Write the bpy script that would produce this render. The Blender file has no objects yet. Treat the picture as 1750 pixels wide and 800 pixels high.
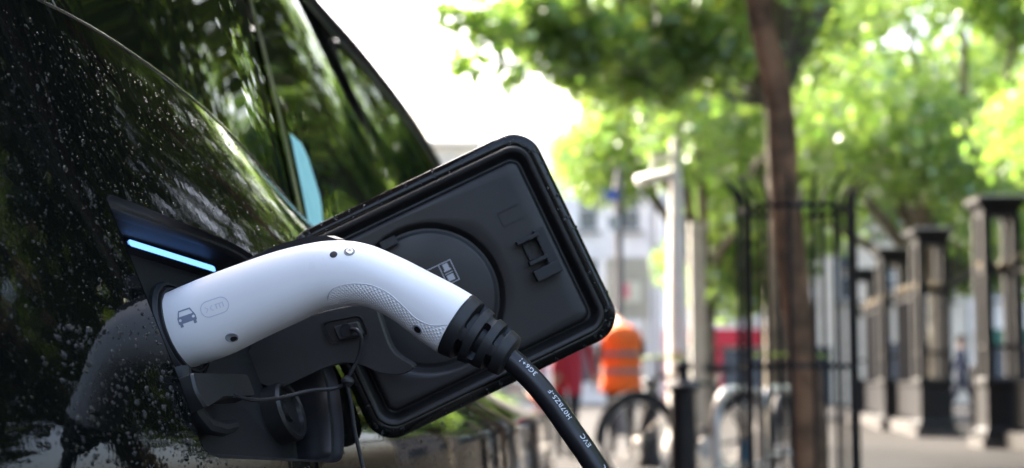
import bpy, bmesh, math, random
import numpy as np
from mathutils import Vector, Matrix, noise
from mathutils.bvhtree import BVHTree

random.seed(7)
rng = np.random.default_rng(11)
scene = bpy.context.scene
COL = scene.collection
R = math.radians

# ------------------------------------------------------------------ camera
FPX = 2750.0                       # focal length in photograph pixels (1750 wide)
PITCH = math.atan(255 / FPX)
CAM = Vector((0, 0, 0.8))
cam = bpy.data.cameras.new('camera')
cam.sensor_fit = 'HORIZONTAL'
cam.sensor_width = 22.3
cam.lens = 22.3 * FPX / 1750
cam.clip_start = 0.02
cam.clip_end = 2000
cam.dof.use_dof = True
cam.dof.focus_distance = 0.985
cam.dof.aperture_fstop = 5.0
cam.dof.aperture_blades = 0
cam_o = bpy.data.objects.new('camera', cam)
cam_o.location = CAM
cam_o.rotation_euler = (R(90) + PITCH, 0, 0)
COL.objects.link(cam_o)
scene.camera = cam_o

# ------------------------------------------------------------------ light
SUN_DIR = Vector((-0.52, 0.58, 0.63)).normalized()      # towards the sun
world = bpy.data.worlds.new('World')
scene.world = world
world.use_nodes = True
wn = world.node_tree
sky = wn.nodes.new('ShaderNodeTexSky')
sky.sky_type = 'NISHITA'
sky.sun_disc = False
sky.sun_elevation = math.asin(SUN_DIR.z)
sky.sun_rotation = math.atan2(SUN_DIR.x, SUN_DIR.y)
sky.air_density = 0.8
sky.dust_density = 7.0
sky.ozone_density = 0.3
wn.nodes['Background'].inputs[1].default_value = 0.15
wn.links.new(sky.outputs[0], wn.nodes['Background'].inputs[0])
sun = bpy.data.lights.new('sun', 'SUN')
sun.energy = 2.0
sun.angle = R(0.5)
sun.color = (1.0, 0.93, 0.82)
sun_o = bpy.data.objects.new('sun', sun)
sun_o.rotation_euler = SUN_DIR.to_track_quat('Z', 'Y').to_euler()
COL.objects.link(sun_o)

scene.view_settings.view_transform = 'Standard'
scene.view_settings.look = 'None'
scene.view_settings.exposure = 3.1
scene.view_settings.gamma = 1.0
scene.view_settings.use_curve_mapping = False

# ------------------------------------------------------------------ helpers
FWD = Vector((0, math.cos(PITCH), math.sin(PITCH)))
UPV = Vector((0, -math.sin(PITCH), math.cos(PITCH)))
RGT = Vector((1, 0, 0))


def rayd(px, py):
    return RGT * ((px - 875) / FPX) + UPV * ((400 - py) / FPX) + FWD


def at(px, py, d):
    return CAM + rayd(px, py) * d


def on_plane(px, py, P, N):
    r = rayd(px, py)
    return CAM + r * ((P - CAM).dot(N) / r.dot(N))


def gnd(px, d):
    """ground point under picture column px at distance d"""
    return Vector(((px - 875) / FPX * d, d, 0))


MATS = {}


def mat(name, col, rough=0.5, metal=0.0, bump=None, var=None, coat=0.0, spec=0.5, emit=None, trans=0.0, ior=1.45, rvar=None):
    """principled material; bump=(scale,strength,dist), var=(scale, darker colour, lo, hi), rvar=(scale, lo, hi)"""
    if name in MATS:
        return MATS[name]
    m = bpy.data.materials.new(name)
    m.use_nodes = True
    nt = m.node_tree
    b = nt.nodes['Principled BSDF']
    b.inputs['Base Color'].default_value = (*col, 1)
    b.inputs['Roughness'].default_value = rough
    b.inputs['Metallic'].default_value = metal
    b.inputs['Coat Weight'].default_value = coat
    b.inputs['Coat Roughness'].default_value = 0.02
    b.inputs['Specular IOR Level'].default_value = spec
    b.inputs['Transmission Weight'].default_value = trans
    b.inputs['IOR'].default_value = ior
    tc = nt.nodes.new('ShaderNodeTexCoord')
    if var:
        n = nt.nodes.new('ShaderNodeTexNoise')
        n.inputs['Scale'].default_value = var[0]
        n.inputs['Detail'].default_value = 5
        nt.links.new(tc.outputs['Object'], n.inputs['Vector'])
        r = nt.nodes.new('ShaderNodeValToRGB')
        r.color_ramp.elements[0].position = var[2]
        r.color_ramp.elements[0].color = (*var[1], 1)
        r.color_ramp.elements[1].position = var[3]
        r.color_ramp.elements[1].color = (*col, 1)
        nt.links.new(n.outputs['Fac'], r.inputs['Fac'])
        nt.links.new(r.outputs['Color'], b.inputs['Base Color'])
    if rvar:
        n = nt.nodes.new('ShaderNodeTexNoise')
        n.inputs['Scale'].default_value = rvar[0]
        n.inputs['Detail'].default_value = 4
        nt.links.new(tc.outputs['Object'], n.inputs['Vector'])
        mr = nt.nodes.new('ShaderNodeMapRange')
        mr.inputs['From Min'].default_value = 0.3
        mr.inputs['From Max'].default_value = 0.7
        mr.inputs['To Min'].default_value = rvar[1]
        mr.inputs['To Max'].default_value = rvar[2]
        nt.links.new(n.outputs['Fac'], mr.inputs['Value'])
        nt.links.new(mr.outputs['Result'], b.inputs['Roughness'])
    if bump:
        n = nt.nodes.new('ShaderNodeTexNoise')
        n.inputs['Scale'].default_value = bump[0]
        n.inputs['Detail'].default_value = 3
        nt.links.new(tc.outputs['Object'], n.inputs['Vector'])
        bp = nt.nodes.new('ShaderNodeBump')
        bp.inputs['Strength'].default_value = bump[1]
        bp.inputs['Distance'].default_value = bump[2]
        nt.links.new(n.outputs['Fac'], bp.inputs['Height'])
        nt.links.new(bp.outputs['Normal'], b.inputs['Normal'])
    if emit:
        b.inputs['Emission Color'].default_value = (*emit[0], 1)
        b.inputs['Emission Strength'].default_value = emit[1]
    MATS[name] = m
    return m


def tag(o, label=None, cat=None, group=None, kind=None):
    if label:
        o['label'] = label
    if cat:
        o['category'] = cat
    if group:
        o['group'] = group
    if kind:
        o['kind'] = kind
    return o


def empty(name, loc, label, cat, group=None, rz=0.0):
    o = bpy.data.objects.new(name, None)
    o.location = loc
    o.rotation_euler.z = rz
    o.empty_display_size = 0.1
    COL.objects.link(o)
    return tag(o, label, cat, group)


def mesh_obj(name, verts, faces, material, parent=None, smooth=True, sharp=None, world_space=True):
    if name in FLIP:
        faces = [tuple(reversed(f)) for f in faces]
    me = bpy.data.meshes.new(name)
    me.from_pydata([tuple(v) for v in verts], [], [tuple(int(i) for i in f) for f in faces])
    me.validate()
    for m in (material if isinstance(material, (list, tuple)) else [material]):
        me.materials.append(m)
    if smooth:
        me.polygons.foreach_set('use_smooth', [True] * len(me.polygons))
        if sharp:
            me.set_sharp_from_angle(angle=R(sharp))
    o = bpy.data.objects.new(name, me)
    COL.objects.link(o)
    if parent:
        o.parent = parent
        if world_space:
            o.matrix_parent_inverse = wmat(parent).inverted()
    return o


def wmat(o):
    m = o.matrix_basis.copy()
    if o.parent:
        m = wmat(o.parent) @ o.matrix_parent_inverse @ m
    return m


FLIP = {'arm_pocket', 'charging_port_recess', 'cord_clip', 'embossed_outline', 'embossed_symbol', 'front_pillar', 'hair', 'hinge_arm', 'pillar_trim', 'port_bezel', 'port_well', 'printed_car_symbol', 'release_lever', 'roof_rail', 'rear_quarter_pillar', 'saddle', 'socket_cap'}


def catmull(P, n):
    """n samples through the points P (lists of floats or vectors), uniform per segment"""
    P = [np.array(p, float) for p in P]
    Q = [2 * P[0] - P[1]] + P + [2 * P[-1] - P[-2]]
    out = []
    seg = len(P) - 1
    for i in range(n):
        t = i / (n - 1) * seg
        k = min(int(t), seg - 1)
        u = t - k
        a, b, c, d = Q[k:k + 4]
        out.append(0.5 * (2 * b + (c - a) * u + (2 * a - 5 * b + 4 * c - d) * u * u + (3 * b - a - 3 * c + d) * u ** 3))
    return out


def loft(rings, close=True, cap0=False, cap1=False, off=0):
    n = len(rings[0])
    V = [p for r in rings for p in r]
    F = []
    for i in range(len(rings) - 1):
        for j in range(n if close else n - 1):
            k = (j + 1) % n
            F.append((off + i * n + j, off + i * n + k, off + (i + 1) * n + k, off + (i + 1) * n + j))
    if cap0:
        F.append(tuple(off + j for j in reversed(range(n))))
    if cap1:
        F.append(tuple(off + (len(rings) - 1) * n + j for j in range(n)))
    return V, F


class MB:
    def __init__(self):
        self.V, self.F = [], []

    def add(self, V, F):
        o = len(self.V)
        self.V += [Vector(v) for v in V]
        self.F += [tuple(i + o for i in f) for f in F]
        return self

    def box(self, c, s, rot=None):
        c = Vector(c)
        V = []
        for x in (-.5, .5):
            for y in (-.5, .5):
                for z in (-.5, .5):
                    p = Vector((x * s[0], y * s[1], z * s[2]))
                    if rot is not None:
                        p = rot @ p
                    V.append(c + p)
        return self.add(V, [(0, 1, 3, 2), (4, 6, 7, 5), (0, 4, 5, 1), (2, 3, 7, 6), (0, 2, 6, 4), (1, 5, 7, 3)])

    def tube(self, pts, rad, n=10, caps=True):
        pts = [Vector(p) for p in pts]
        rad = rad if isinstance(rad, (list, tuple)) else [rad] * len(pts)
        rings = []
        ref = None
        for i, p in enumerate(pts):
            t = (pts[min(i + 1, len(pts) - 1)] - pts[max(i - 1, 0)]).normalized()
            if ref is None:
                ref = t.orthogonal().normalized()
            ref = (ref - t * ref.dot(t)).normalized()
            b = t.cross(ref)
            rings.append([p + (ref * math.cos(2 * math.pi * k / n) + b * math.sin(2 * math.pi * k / n)) * rad[i] for k in range(n)])
        return self.add(*loft(rings, True, caps, caps))

    def lathe(self, prof, origin=(0, 0, 0), axis=(0, 0, 1), n=24):
        """prof: (radius, height) list"""
        o = Vector(origin)
        a = Vector(axis).normalized()
        x = a.orthogonal().normalized()
        y = a.cross(x)
        rings = [[o + a * h + (x * math.cos(2 * math.pi * k / n) + y * math.sin(2 * math.pi * k / n)) * max(r, 1e-5) for k in range(n)] for r, h in prof]
        return self.add(*loft(rings, True, True, True))

    def build(self, name, material, parent=None, smooth=True, sharp=35, world_space=False):
        return mesh_obj(name, self.V, self.F, material, parent, smooth, sharp, world_space)


def copy_tree(o, parent=None):
    c = o.copy()
    COL.objects.link(c)
    c.parent = parent
    for ch in list(o.children):
        copy_tree(ch, c)
    return c


def inside_poly(x, y, P):
    c = False
    j = len(P) - 1
    for i in range(len(P)):
        xi, yi = P[i]
        xj, yj = P[j]
        if (yi > y) != (yj > y) and x < (xj - xi) * (y - yi) / (yj - yi) + xi:
            c = not c
        j = i
    return c


def nearest_poly(x, y, P):
    best = None
    for i in range(len(P)):
        a = P[i]
        b = P[(i + 1) % len(P)]
        dx, dy = b[0] - a[0], b[1] - a[1]
        t = max(0, min(1, ((x - a[0]) * dx + (y - a[1]) * dy) / (dx * dx + dy * dy + 1e-18)))
        q = (a[0] + dx * t, a[1] + dy * t)
        d = (q[0] - x) ** 2 + (q[1] - y) ** 2
        if best is None or d < best[0]:
            best = (d, q)
    return best[1]


def resample(P, n):
    P = [np.array(p, float) for p in P]
    L = [0]
    m = len(P)
    for i in range(m):
        L.append(L[-1] + np.linalg.norm(P[(i + 1) % m] - P[i]))
    out = []
    for k in range(n):
        s = L[-1] * k / n
        i = max(j for j in range(m) if L[j] <= s + 1e-12)
        u = (s - L[i]) / max(L[i + 1] - L[i], 1e-12)
        out.append(P[i] * (1 - u) + P[(i + 1) % m] * u)
    return out


def round_poly(P, rads, n=8):
    out = []
    m = len(P)
    for i in range(m):
        p = np.array(P[i], float)
        a = np.array(P[i - 1], float) - p
        b = np.array(P[(i + 1) % m], float) - p
        la, lb = np.linalg.norm(a), np.linalg.norm(b)
        r = rads[i] if isinstance(rads, (list, tuple)) else rads
        r = min(r, la * .48, lb * .48)
        s, e = p + a / la * r, p + b / lb * r
        for k in range(n + 1):
            t = k / n
            out.append((1 - t) ** 2 * s + 2 * t * (1 - t) * p + t * t * e)
    return out


class Spline:
    """natural cubic spline"""

    def __init__(self, x, y):
        x = np.array(x, float)
        y = np.array(y, float)
        n = len(x)
        h = np.diff(x)
        A = np.eye(n)
        r = np.zeros(n)
        for i in range(1, n - 1):
            A[i, i - 1], A[i, i], A[i, i + 1] = h[i - 1], 2 * (h[i - 1] + h[i]), h[i]
            r[i] = 6 * ((y[i + 1] - y[i]) / h[i] - (y[i] - y[i - 1]) / h[i - 1])
        self.m = np.linalg.solve(A, r)
        self.x, self.y, self.h = x, y, h

    def __call__(self, v):
        i = int(min(max(np.searchsorted(self.x, v) - 1, 0), len(self.x) - 2))
        x, y, h, m = self.x, self.y, self.h, self.m
        a, b = x[i + 1] - v, v - x[i]
        return float((m[i] * a ** 3 + m[i + 1] * b ** 3) / (6 * h[i]) + (y[i] / h[i] - m[i] * h[i] / 6) * a + (y[i + 1] / h[i] - m[i + 1] * h[i] / 6) * b)


# ------------------------------------------------------------------ materials
PAINT = mat('black_paint', (0.0035, 0.004, 0.0035), 0.06, 0, bump=(160, 0.035, 0.0012), coat=0.0, spec=0.34, rvar=(18, 0.0, 0.035))
GLASS = mat('dark_window_glass', (0.004, 0.005, 0.004), 0.01, 0, spec=0.3, bump=(5, 0.004, 0.004))
PLASTIC = mat('black_plastic', (0.0125, 0.012, 0.012), 0.38, bump=(1500, 0.12, 0.0003), var=(14, (0.017, 0.0165, 0.016), 0.35, 0.7), rvar=(24, 0.3, 0.46))
PLASTIC2 = mat('grey_black_plastic', (0.022, 0.0215, 0.021), 0.45, bump=(1200, 0.12, 0.0003), rvar=(30, 0.38, 0.55))
RUBBER = mat('black_rubber', (0.012, 0.0125, 0.0135), 0.5, bump=(900, 0.1, 0.0003))
WHITE = mat('white_plastic', (0.90, 0.88, 0.86), 0.36, bump=(900, 0.03, 0.0002), var=(9, (0.83, 0.81, 0.785), 0.32, 0.58), rvar=(22, 0.27, 0.46))
METAL = mat('steel', (0.55, 0.54, 0.52), 0.3, 1.0, bump=(800, 0.1, 0.0003))
DARK = mat('dark_hole', (0.006, 0.006, 0.007), 0.5)
WATER = mat('water', (1, 1, 1), 0.0, trans=1.0, ior=1.33)
IRON = mat('black_iron', (0.009, 0.0095, 0.012), 0.4, var=(6, (0.016, 0.015, 0.015), 0.35, 0.6), bump=(60, 0.2, 0.004), spec=0.3)
GOLD = mat('gilt_paint', (0.26, 0.19, 0.08), 0.4, 0.3, var=(20, (0.03, 0.025, 0.02), 0.4, 0.65))
STONE = mat('pale_stone', (0.17, 0.16, 0.15), 0.8, var=(5, (0.10, 0.095, 0.09), 0.3, 0.65), bump=(30, 0.3, 0.01))
GREYMETAL = mat('grey_metal', (0.35, 0.35, 0.35), 0.4, 0.3, var=(8, (0.27, 0.27, 0.27), 0.3, 0.6))

def tinted_glass():
    """dark privacy glass; glossy colour dimmed to darken its reflections"""
    m = bpy.data.materials.new('tinted_glass')
    m.use_nodes = True
    nt = m.node_tree
    nt.nodes.remove(nt.nodes['Principled BSDF'])
    fr = nt.nodes.new('ShaderNodeFresnel')
    fr.inputs['IOR'].default_value = 1.42
    d = nt.nodes.new('ShaderNodeBsdfDiffuse')
    d.inputs['Color'].default_value = (0.004, 0.005, 0.004, 1)
    g_ = nt.nodes.new('ShaderNodeBsdfGlossy')
    g_.inputs['Color'].default_value = (0.50, 0.53, 0.54, 1)  # mirror colour greyed so reflections come out darker
    g_.inputs['Roughness'].default_value = 0.008
    mx = nt.nodes.new('ShaderNodeMixShader')
    nt.links.new(fr.outputs[0], mx.inputs[0])
    nt.links.new(d.outputs[0], mx.inputs[1])
    nt.links.new(g_.outputs[0], mx.inputs[2])
    nt.links.new(mx.outputs[0], nt.nodes['Material Output'].inputs['Surface'])
    return m


GLASS = tinted_glass()

# ------------------------------------------------------------------ ground
def paving_material():
    m = bpy.data.materials.new('paving')
    m.use_nodes = True
    nt = m.node_tree
    b = nt.nodes['Principled BSDF']
    tc = nt.nodes.new('ShaderNodeTexCoord')
    br = nt.nodes.new('ShaderNodeTexBrick')
    br.inputs['Scale'].default_value = 1.0
    br.inputs['Brick Width'].default_value = 0.75
    br.inputs['Row Height'].default_value = 0.6
    br.inputs['Mortar Size'].default_value = 0.008
    br.inputs['Color1'].default_value = (0.034, 0.030, 0.027, 1)
    br.inputs['Color2'].default_value = (0.022, 0.020, 0.019, 1)
    br.inputs['Mortar'].default_value = (0.02, 0.019, 0.018, 1)
    nt.links.new(tc.outputs['Object'], br.inputs['Vector'])
    n = nt.nodes.new('ShaderNodeTexNoise')
    n.inputs['Scale'].default_value = 0.9
    n.inputs['Detail'].default_value = 6
    nt.links.new(tc.outputs['Object'], n.inputs['Vector'])
    mx = nt.nodes.new('ShaderNodeMix')
    mx.data_type = 'RGBA'
    mx.blend_type = 'MULTIPLY'
    mx.inputs['Factor'].default_value = 0.7
    r = nt.nodes.new('ShaderNodeValToRGB')
    r.color_ramp.elements[0].position = 0.35
    r.color_ramp.elements[0].color = (0.5, 0.5, 0.5, 1)
    r.color_ramp.elements[1].position = 0.65
    nt.links.new(n.outputs['Fac'], r.inputs['Fac'])
    nt.links.new(br.outputs['Color'], mx.inputs['A'])
    nt.links.new(r.outputs['Color'], mx.inputs['B'])
    nt.links.new(mx.outputs['Result'], b.inputs['Base Color'])
    mr = nt.nodes.new('ShaderNodeMapRange')
    mr.inputs['To Min'].default_value = 0.5
    mr.inputs['To Max'].default_value = 0.9
    b.inputs['Specular IOR Level'].default_value = 0.2
    nt.links.new(n.outputs['Fac'], mr.inputs['Value'])
    nt.links.new(mr.outputs['Result'], b.inputs['Roughness'])
    return m


g = mesh_obj('ground', [(-400, -400, -0.12), (400, -400, -0.12), (400, 900, -0.12), (-400, 900, -0.12)], [(0, 1, 2, 3)],
             mat('asphalt', (0.055, 0.055, 0.057), 0.75, var=(1.5, (0.04, 0.04, 0.042), 0.3, 0.65), bump=(80, 0.4, 0.01)), smooth=False)
tag(g, kind='structure')
CARG = -0.10          # the car stands on the asphalt (road), 0.1 below the pavement
mb = MB()
mb.box((22.25, 22, -0.06), (43.8, 75, 0.12))
pv = mb.build('pavement', paving_material(), smooth=False)
tag(pv, kind='structure')
mb = MB()
for i in range(80):
    mb.box((0.27, -15 + i * 0.93, -0.055), (0.15, 0.92, 0.13))
kb = mb.build('kerb', STONE, smooth=False)
tag(kb, kind='structure')

# ------------------------------------------------------------------ parked car
car = empty('parked_car', (-1.0, 2.2, -0.12), 'glossy black car wet with droplets, charging flap open and plug inserted', 'car')
XC = -1.0

belt_pts = [Vector((-0.86, 0.0, 1.03)), Vector((-0.575, 0.3, 1.035)), Vector((-0.395, 0.6, 1.03)),
            at(60, 0, 0.9), at(190, 70, 1.02), at(340, 180, 1.2), at(440, 280, 1.38), at(540, 395, 1.65),
            Vector((-0.14, 2.1, 0.925)), Vector((-0.06, 3.0, 0.90)), Vector((-0.01, 4.0, 0.875)), Vector((-0.05, 4.5, 0.82)), Vector((-0.16, 4.8, 0.76))]
bx = Spline([p.y for p in belt_pts], [p.x for p in belt_pts])
bz = Spline([p.y for p in belt_pts], [p.z for p in belt_pts])
Ly = [0, 0.3, 0.6, 0.76, 0.92, 1.12, 1.5, 2.0, 3.0, 4.0, 4.5, 4.8]
Lx = [-0.80, -0.49, -0.297, -0.228, -0.172, -0.112, -0.03, 0.02, 0.075, 0.105, 0.075, -0.03]
lx = Spline(Ly, Lx)
Y0, Y1, ZS = 0.0, 4.8, 0.18


def F(y, z):
    L, B, zb = lx(y), bx(y), bz(y)
    if z >= 0.75:
        t = (z - 0.75) / (zb - 0.75)
        s0 = 0.10 * (zb - 0.75)      # slope at the waist, matched below
        return L - s0 * t + (B - L + s0) * (t * t / (t + 0.22) * 1.22)
    d = 0.75 - z
    return L + 0.10 * d - 0.34 * d * d


def body_hit(px, py, d0=0.4, d1=5):
    r = rayd(px, py)
    prev = None
    d = d0
    while d < d1:
        p = CAM + r * d
        v = p.x - F(p.y, p.z)
        if prev is not None and prev > 0 >= v:
            a, b = d - 0.01, d
            for _ in range(30):
                m = (a + b) / 2
                p = CAM + r * m
                if p.x - F(p.y, p.z) > 0:
                    a = m
                else:
                    b = m
            return CAM + r * b
        prev = v
        d += 0.01
    return None


def body_normal(y, z, e=0.002):
    a = Vector((F(y + e, z) - F(y - e, z), 2 * e, 0))
    b = Vector((F(y, z + e) - F(y, z - e), 0, 2 * e))
    n = a.cross(b).normalized()
    return n if n.x > 0 else -n


PORT_PX = [(177, 328), (446, 434), (578, 640), (588, 792), (352, 782)]
PORT_R = [16, 70, 40, 24, 30]
port_px = round_poly(PORT_PX, PORT_R)
port3 = [body_hit(p[0], p[1]) for p in port_px]
port_yz = [(p.y, p.z) for p in port3]
port_yz = [tuple(p) for p in resample(port_yz, 120)]


def arch(yc, zc, r):
    return [(yc + r * math.cos(2 * math.pi * k / 64), zc + r * math.sin(2 * math.pi * k / 64)) for k in range(64)]


ARCH_R, ARCH_F = (0.98, 0.22, 0.37), (3.72, 0.22, 0.37)
polys = [port_yz, arch(*ARCH_R), arch(*ARCH_F)]


def span(a, b, step):
    n = max(1, int(round((b - a) / step)))
    return [a + (b - a) * i / n for i in range(n)]


ys = span(Y0, 0.55, 0.02) + span(0.55, 0.85, 0.01) + span(0.85, 1.30, 0.004) + span(1.30, 2.0, 0.015) + span(2.0, Y1, 0.03) + [Y1]
qs = span(0, 0.60, 0.025) + span(0.60, 0.92, 0.0052) + span(0.92, 1.0, 0.01) + [1.0]
V, Fc = [], []
idx = {}
YZ = []
for i, y in enumerate(ys):
    zb = bz(y)
    for j, q in enumerate(qs):
        YZ.append([y, ZS + q * (zb - ZS)])
nq = len(qs)
kept = []
boxes = [(min(p[0] for p in P), max(p[0] for p in P), min(p[1] for p in P), max(p[1] for p in P)) for P in polys]
removed_v, kept_v = {}, set()
for i in range(len(ys) - 1):
    for j in range(nq - 1):
        f = (i * nq + j, (i + 1) * nq + j, (i + 1) * nq + j + 1, i * nq + j + 1)
        cy = sum(YZ[k][0] for k in f) / 4
        cz = sum(YZ[k][1] for k in f) / 4
        hit = None
        for pi, (P, bb) in enumerate(zip(polys, boxes)):
            if bb[0] < cy < bb[1] and bb[2] < cz < bb[3] and inside_poly(cy, cz, P):
                hit = pi
                break
        if hit is None:
            kept.append(f)
            kept_v.update(f)
        else:
            for k in f:
                removed_v[k] = hit
for k, pi in removed_v.items():
    if k in kept_v:
        YZ[k] = list(nearest_poly(YZ[k][0], YZ[k][1], polys[pi]))
used = sorted(kept_v)
remap = {k: n for n, k in enumerate(used)}
V = [Vector((F(YZ[k][0], YZ[k][1]), YZ[k][0], YZ[k][1])) for k in used]
side = mesh_obj('side_panel', V, [tuple(remap[k] for k in f) for f in kept], PAINT, car)
body_bvh = BVHTree.FromPolygons(V, [tuple(remap[k] for k in f) for f in kept])
# far side of the car: the same skin mirrored, coarser, without the port
rows = []
for y in span(Y0, Y1, 0.06) + [Y1]:
    zb = bz(y)
    rows.append([Vector((2 * XC - F(y, ZS + q * (zb - ZS)), y, ZS + q * (zb - ZS))) for q in [k / 14 for k in range(15)]])
mesh_obj('side_panel', *loft(rows, False), PAINT, car)
# underside, nose, tail
st = [Y0 + (Y1 - Y0) * k / 30 for k in range(31)]
V, Fq = loft([[Vector((F(y, ZS), y, ZS)), Vector((2 * XC - F(y, ZS), y, ZS))] for y in st], False)
mesh_obj('underbody', V, Fq, DARK, car)
for yy, nm in ((Y1, 'front_bumper'), (Y0, 'rear_bumper')):
    sgn = 1 if yy > 1 else -1
    rings = []
    for k in range(9):
        t = k / 8
        ring = []
        for q in [j / 16 for j in range(17)]:
            z = ZS + q * (bz(yy) - ZS)
            xr = F(yy, z)
            x = xr + (2 * XC - 2 * xr) * t
            bulge = 0.16 * (1 - (2 * t - 1) ** 4) * (1 - 0.5 * abs(2 * q - 0.9))
            ring.append(Vector((x, yy + sgn * bulge, z)))
        rings.append(ring)
    mesh_obj(nm, *loft(rings, False), PAINT, car)
# roof rail curve, glasshouse
roof_pts = [Vector((-0.90, 0.03, 1.12)), Vector((-0.70, 0.35, 1.40)), Vector((-0.53, 0.9, 1.49)), Vector((-0.43, 1.6, 1.51)), Vector((-0.385, 2.2, 1.495)),
            at(530, 0, 2.73), at(590, 66, 2.88), at(640, 126, 3.03), at(700, 206, 3.25), at(747, 284, 3.45), Vector((-0.06, 3.85, 1.04)), Vector((-0.03, 4.02, 0.90))]
rx = Spline([p.y for p in roof_pts], [p.x for p in roof_pts])
rz = Spline([p.y for p in roof_pts], [p.z for p in roof_pts])


def glass_pt(y, v, inset=0.0):
    a = Vector((bx(y) - 0.004, y, bz(y) + 0.002))
    b = Vector((rx(y), y, rz(y)))
    p = a.lerp(b, v)
    bulge = 0.014 * 4 * v * (1 - v) * min(1, (b.z - a.z) / 0.4)
    nrm = Vector((b.z - a.z, 0, a.x - b.x)).normalized()
    return p + nrm * (bulge - inset)


def pillar_y(v, y0, lean):
    return y0 + lean * v


def side_pane(y0a, lean0, y1a, lean1, name, m, v0=0.0, v1=0.90, inset=0.003, n=24):
    rings = []
    for k in range(n + 1):
        ring = []
        for j in range(17):
            v = v0 + (v1 - v0) * j / 16
            ya, yb = y0a + lean0 * v, y1a + lean1 * v
            y = ya + (yb - ya) * k / n
            ring.append(glass_pt(y, v, inset))
        rings.append(ring)
    o = mesh_obj(name, *loft(rings, False), m, car)
    if name == 'window':
        o.data.flip_normals()
    return o


P1 = (1.575, 0.30)
side_pane(0.40, 0.25, P1[0] - 0.008, P1[1], 'window', GLASS)
pane2 = side_pane(P1[0] + 0.012, P1[1], 3.75, -0.75, 'window', GLASS)
TRIM = mat('satin_black_trim', (0.010, 0.010, 0.012), 0.3, bump=(40, 0.05, 0.001))
side_pane(P1[0] - 0.0075, P1[1], P1[0] + 0.0115, P1[1], 'pillar_trim', TRIM, 0.0, 0.95, -0.003, 2)
# roof rail: painted strip from the pane tops to the roof edge
side_pane(0.05, 0.0, 3.9, -0.0, 'roof_rail', TRIM, 0.90, 1.0, -0.001, 60)
side_pane(0.05, 0.1, 0.399, 0.25, 'rear_quarter_pillar', PAINT, 0.0, 0.88, 0.0, 12)
side_pane(3.76, -0.75, 4.0, -0.98, 'front_pillar', PAINT, 0.0, 0.88, 0.0, 12)
# belt moulding along the top of the body side
mb = MB()
mb.tube([Vector((bx(y) - 0.001, y, bz(y) + 0.001)) for y in span(Y0, 4.0, 0.03)], 0.0016, 8)
mb.build('belt_moulding', mat('gloss_trim', (0.012, 0.014, 0.012), 0.16, bump=(50, 0.1, 0.001)), car, world_space=True)
mb = MB()
mb.tube([Vector((rx(y) + 0.002, y, rz(y) - 0.002)) for y in span(0.05, 4.0, 0.04)], 0.011, 10)
mb.build('drip_rail', TRIM, car, world_space=True)
# far glasshouse side
mesh_obj('window', *loft([[Vector((2 * XC - glass_pt(y, v).x, y, glass_pt(y, v).z)) for v in (0, .2, .4, .6, .8, 1)] for y in span(0.05, 4.0, 0.07)], False), GLASS, car)


def across(y0, y1, step, name, m, crown=0.06):
    rings = []
    for y in span(y0, y1, step) + [y1]:
        ring = []
        for k in range(17):
            t = k / 16
            x = rx(y) + (2 * XC - 2 * rx(y)) * t
            ring.append(Vector((x, y, rz(y) + crown * (1 - (2 * t - 1) ** 2) * (1 if y < 3.9 else 0.6))))
        rings.append(ring)
    return mesh_obj(name, *loft(rings, False), m, car)


across(0.45, 2.85, 0.05, 'roof', PAINT)
across(2.852, 4.02, 0.05, 'windscreen', GLASS, 0.06)
across(0.03, 0.448, 0.04, 'rear_window', GLASS)
rings = []
for y in span(3.9, Y1, 0.05) + [Y1]:
    ring = []
    for k in range(17):
        t = k / 16
        ring.append(Vector((bx(y) + (2 * XC - 2 * bx(y)) * t, y, bz(y) + 0.05 * (1 - (2 * t - 1) ** 4))))
    rings.append(ring)
mesh_obj('bonnet', *loft(rings, False), PAINT, car)
rings = []
for y in span(Y0, 0.1, 0.05) + [0.1]:
    rings.append([Vector((bx(y) + (2 * XC - 2 * bx(y)) * k / 12, y, bz(y))) for k in range(13)])
mesh_obj('tailgate_ledge', *loft(rings, False), PAINT, car)
# wheels
TYRE = mat('tyre_rubber', (0.02, 0.02, 0.02), 0.7, bump=(60, 0.3, 0.004))
for (yc, zc, r_) in (ARCH_R, ARCH_F):
    for sx in (1, -1):
        xs = F(yc, 0.45) if sx > 0 else 2 * XC - F(yc, 0.45)
        ax = Vector((sx, 0, 0))
        o = Vector((xs - sx * 0.20, yc, 0.22))
        mb = MB()
        mb.lathe([(0.20, 0.0), (0.31, 0.0), (0.335, 0.02), (0.34, 0.05), (0.34, 0.14), (0.33, 0.18), (0.31, 0.195), (0.215, 0.19), (0.20, 0.17)], o, ax, 48)
        w = mb.build('wheel', TYRE, car, world_space=True)
        mb = MB()
        mb.lathe([(0.21, 0.12), (0.205, 0.175), (0.19, 0.17), (0.18, 0.13), (0.05, 0.13), (0.05, 0.16), (0.0, 0.165)], o, ax, 36)
        for k in range(5):
            a = 2 * math.pi * k / 5
            mb.tube([o + ax * 0.15 + Vector((0, math.cos(a), math.sin(a))) * 0.04, o + ax * 0.155 + Vector((0, math.cos(a), math.sin(a))) * 0.195], 0.018, 8)
        mb.build('rim', GREYMETAL, w, world_space=True)

# ---- charging port recess
PC = sum((Vector((F(y, z), y, z)) for y, z in port_yz), Vector()) / len(port_yz)
pn = Vector()
for k in range(len(port_yz)):
    a, b = port_yz[k], port_yz[(k + 1) % len(port_yz)]
    pn += (Vector((F(*a), *a)) - PC).cross(Vector((F(*b), *b)) - PC)
pn.normalize()
if pn.x < 0:
    pn = -pn
pe2 = (Vector((-0.36, 0, 0.93)) - pn * Vector((-0.36, 0, 0.93)).dot(pn)).normalized()
pe1 = pe2.cross(pn).normalized()
rim3 = [Vector((F(y, z), y, z)) for y, z in port_yz]


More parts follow.
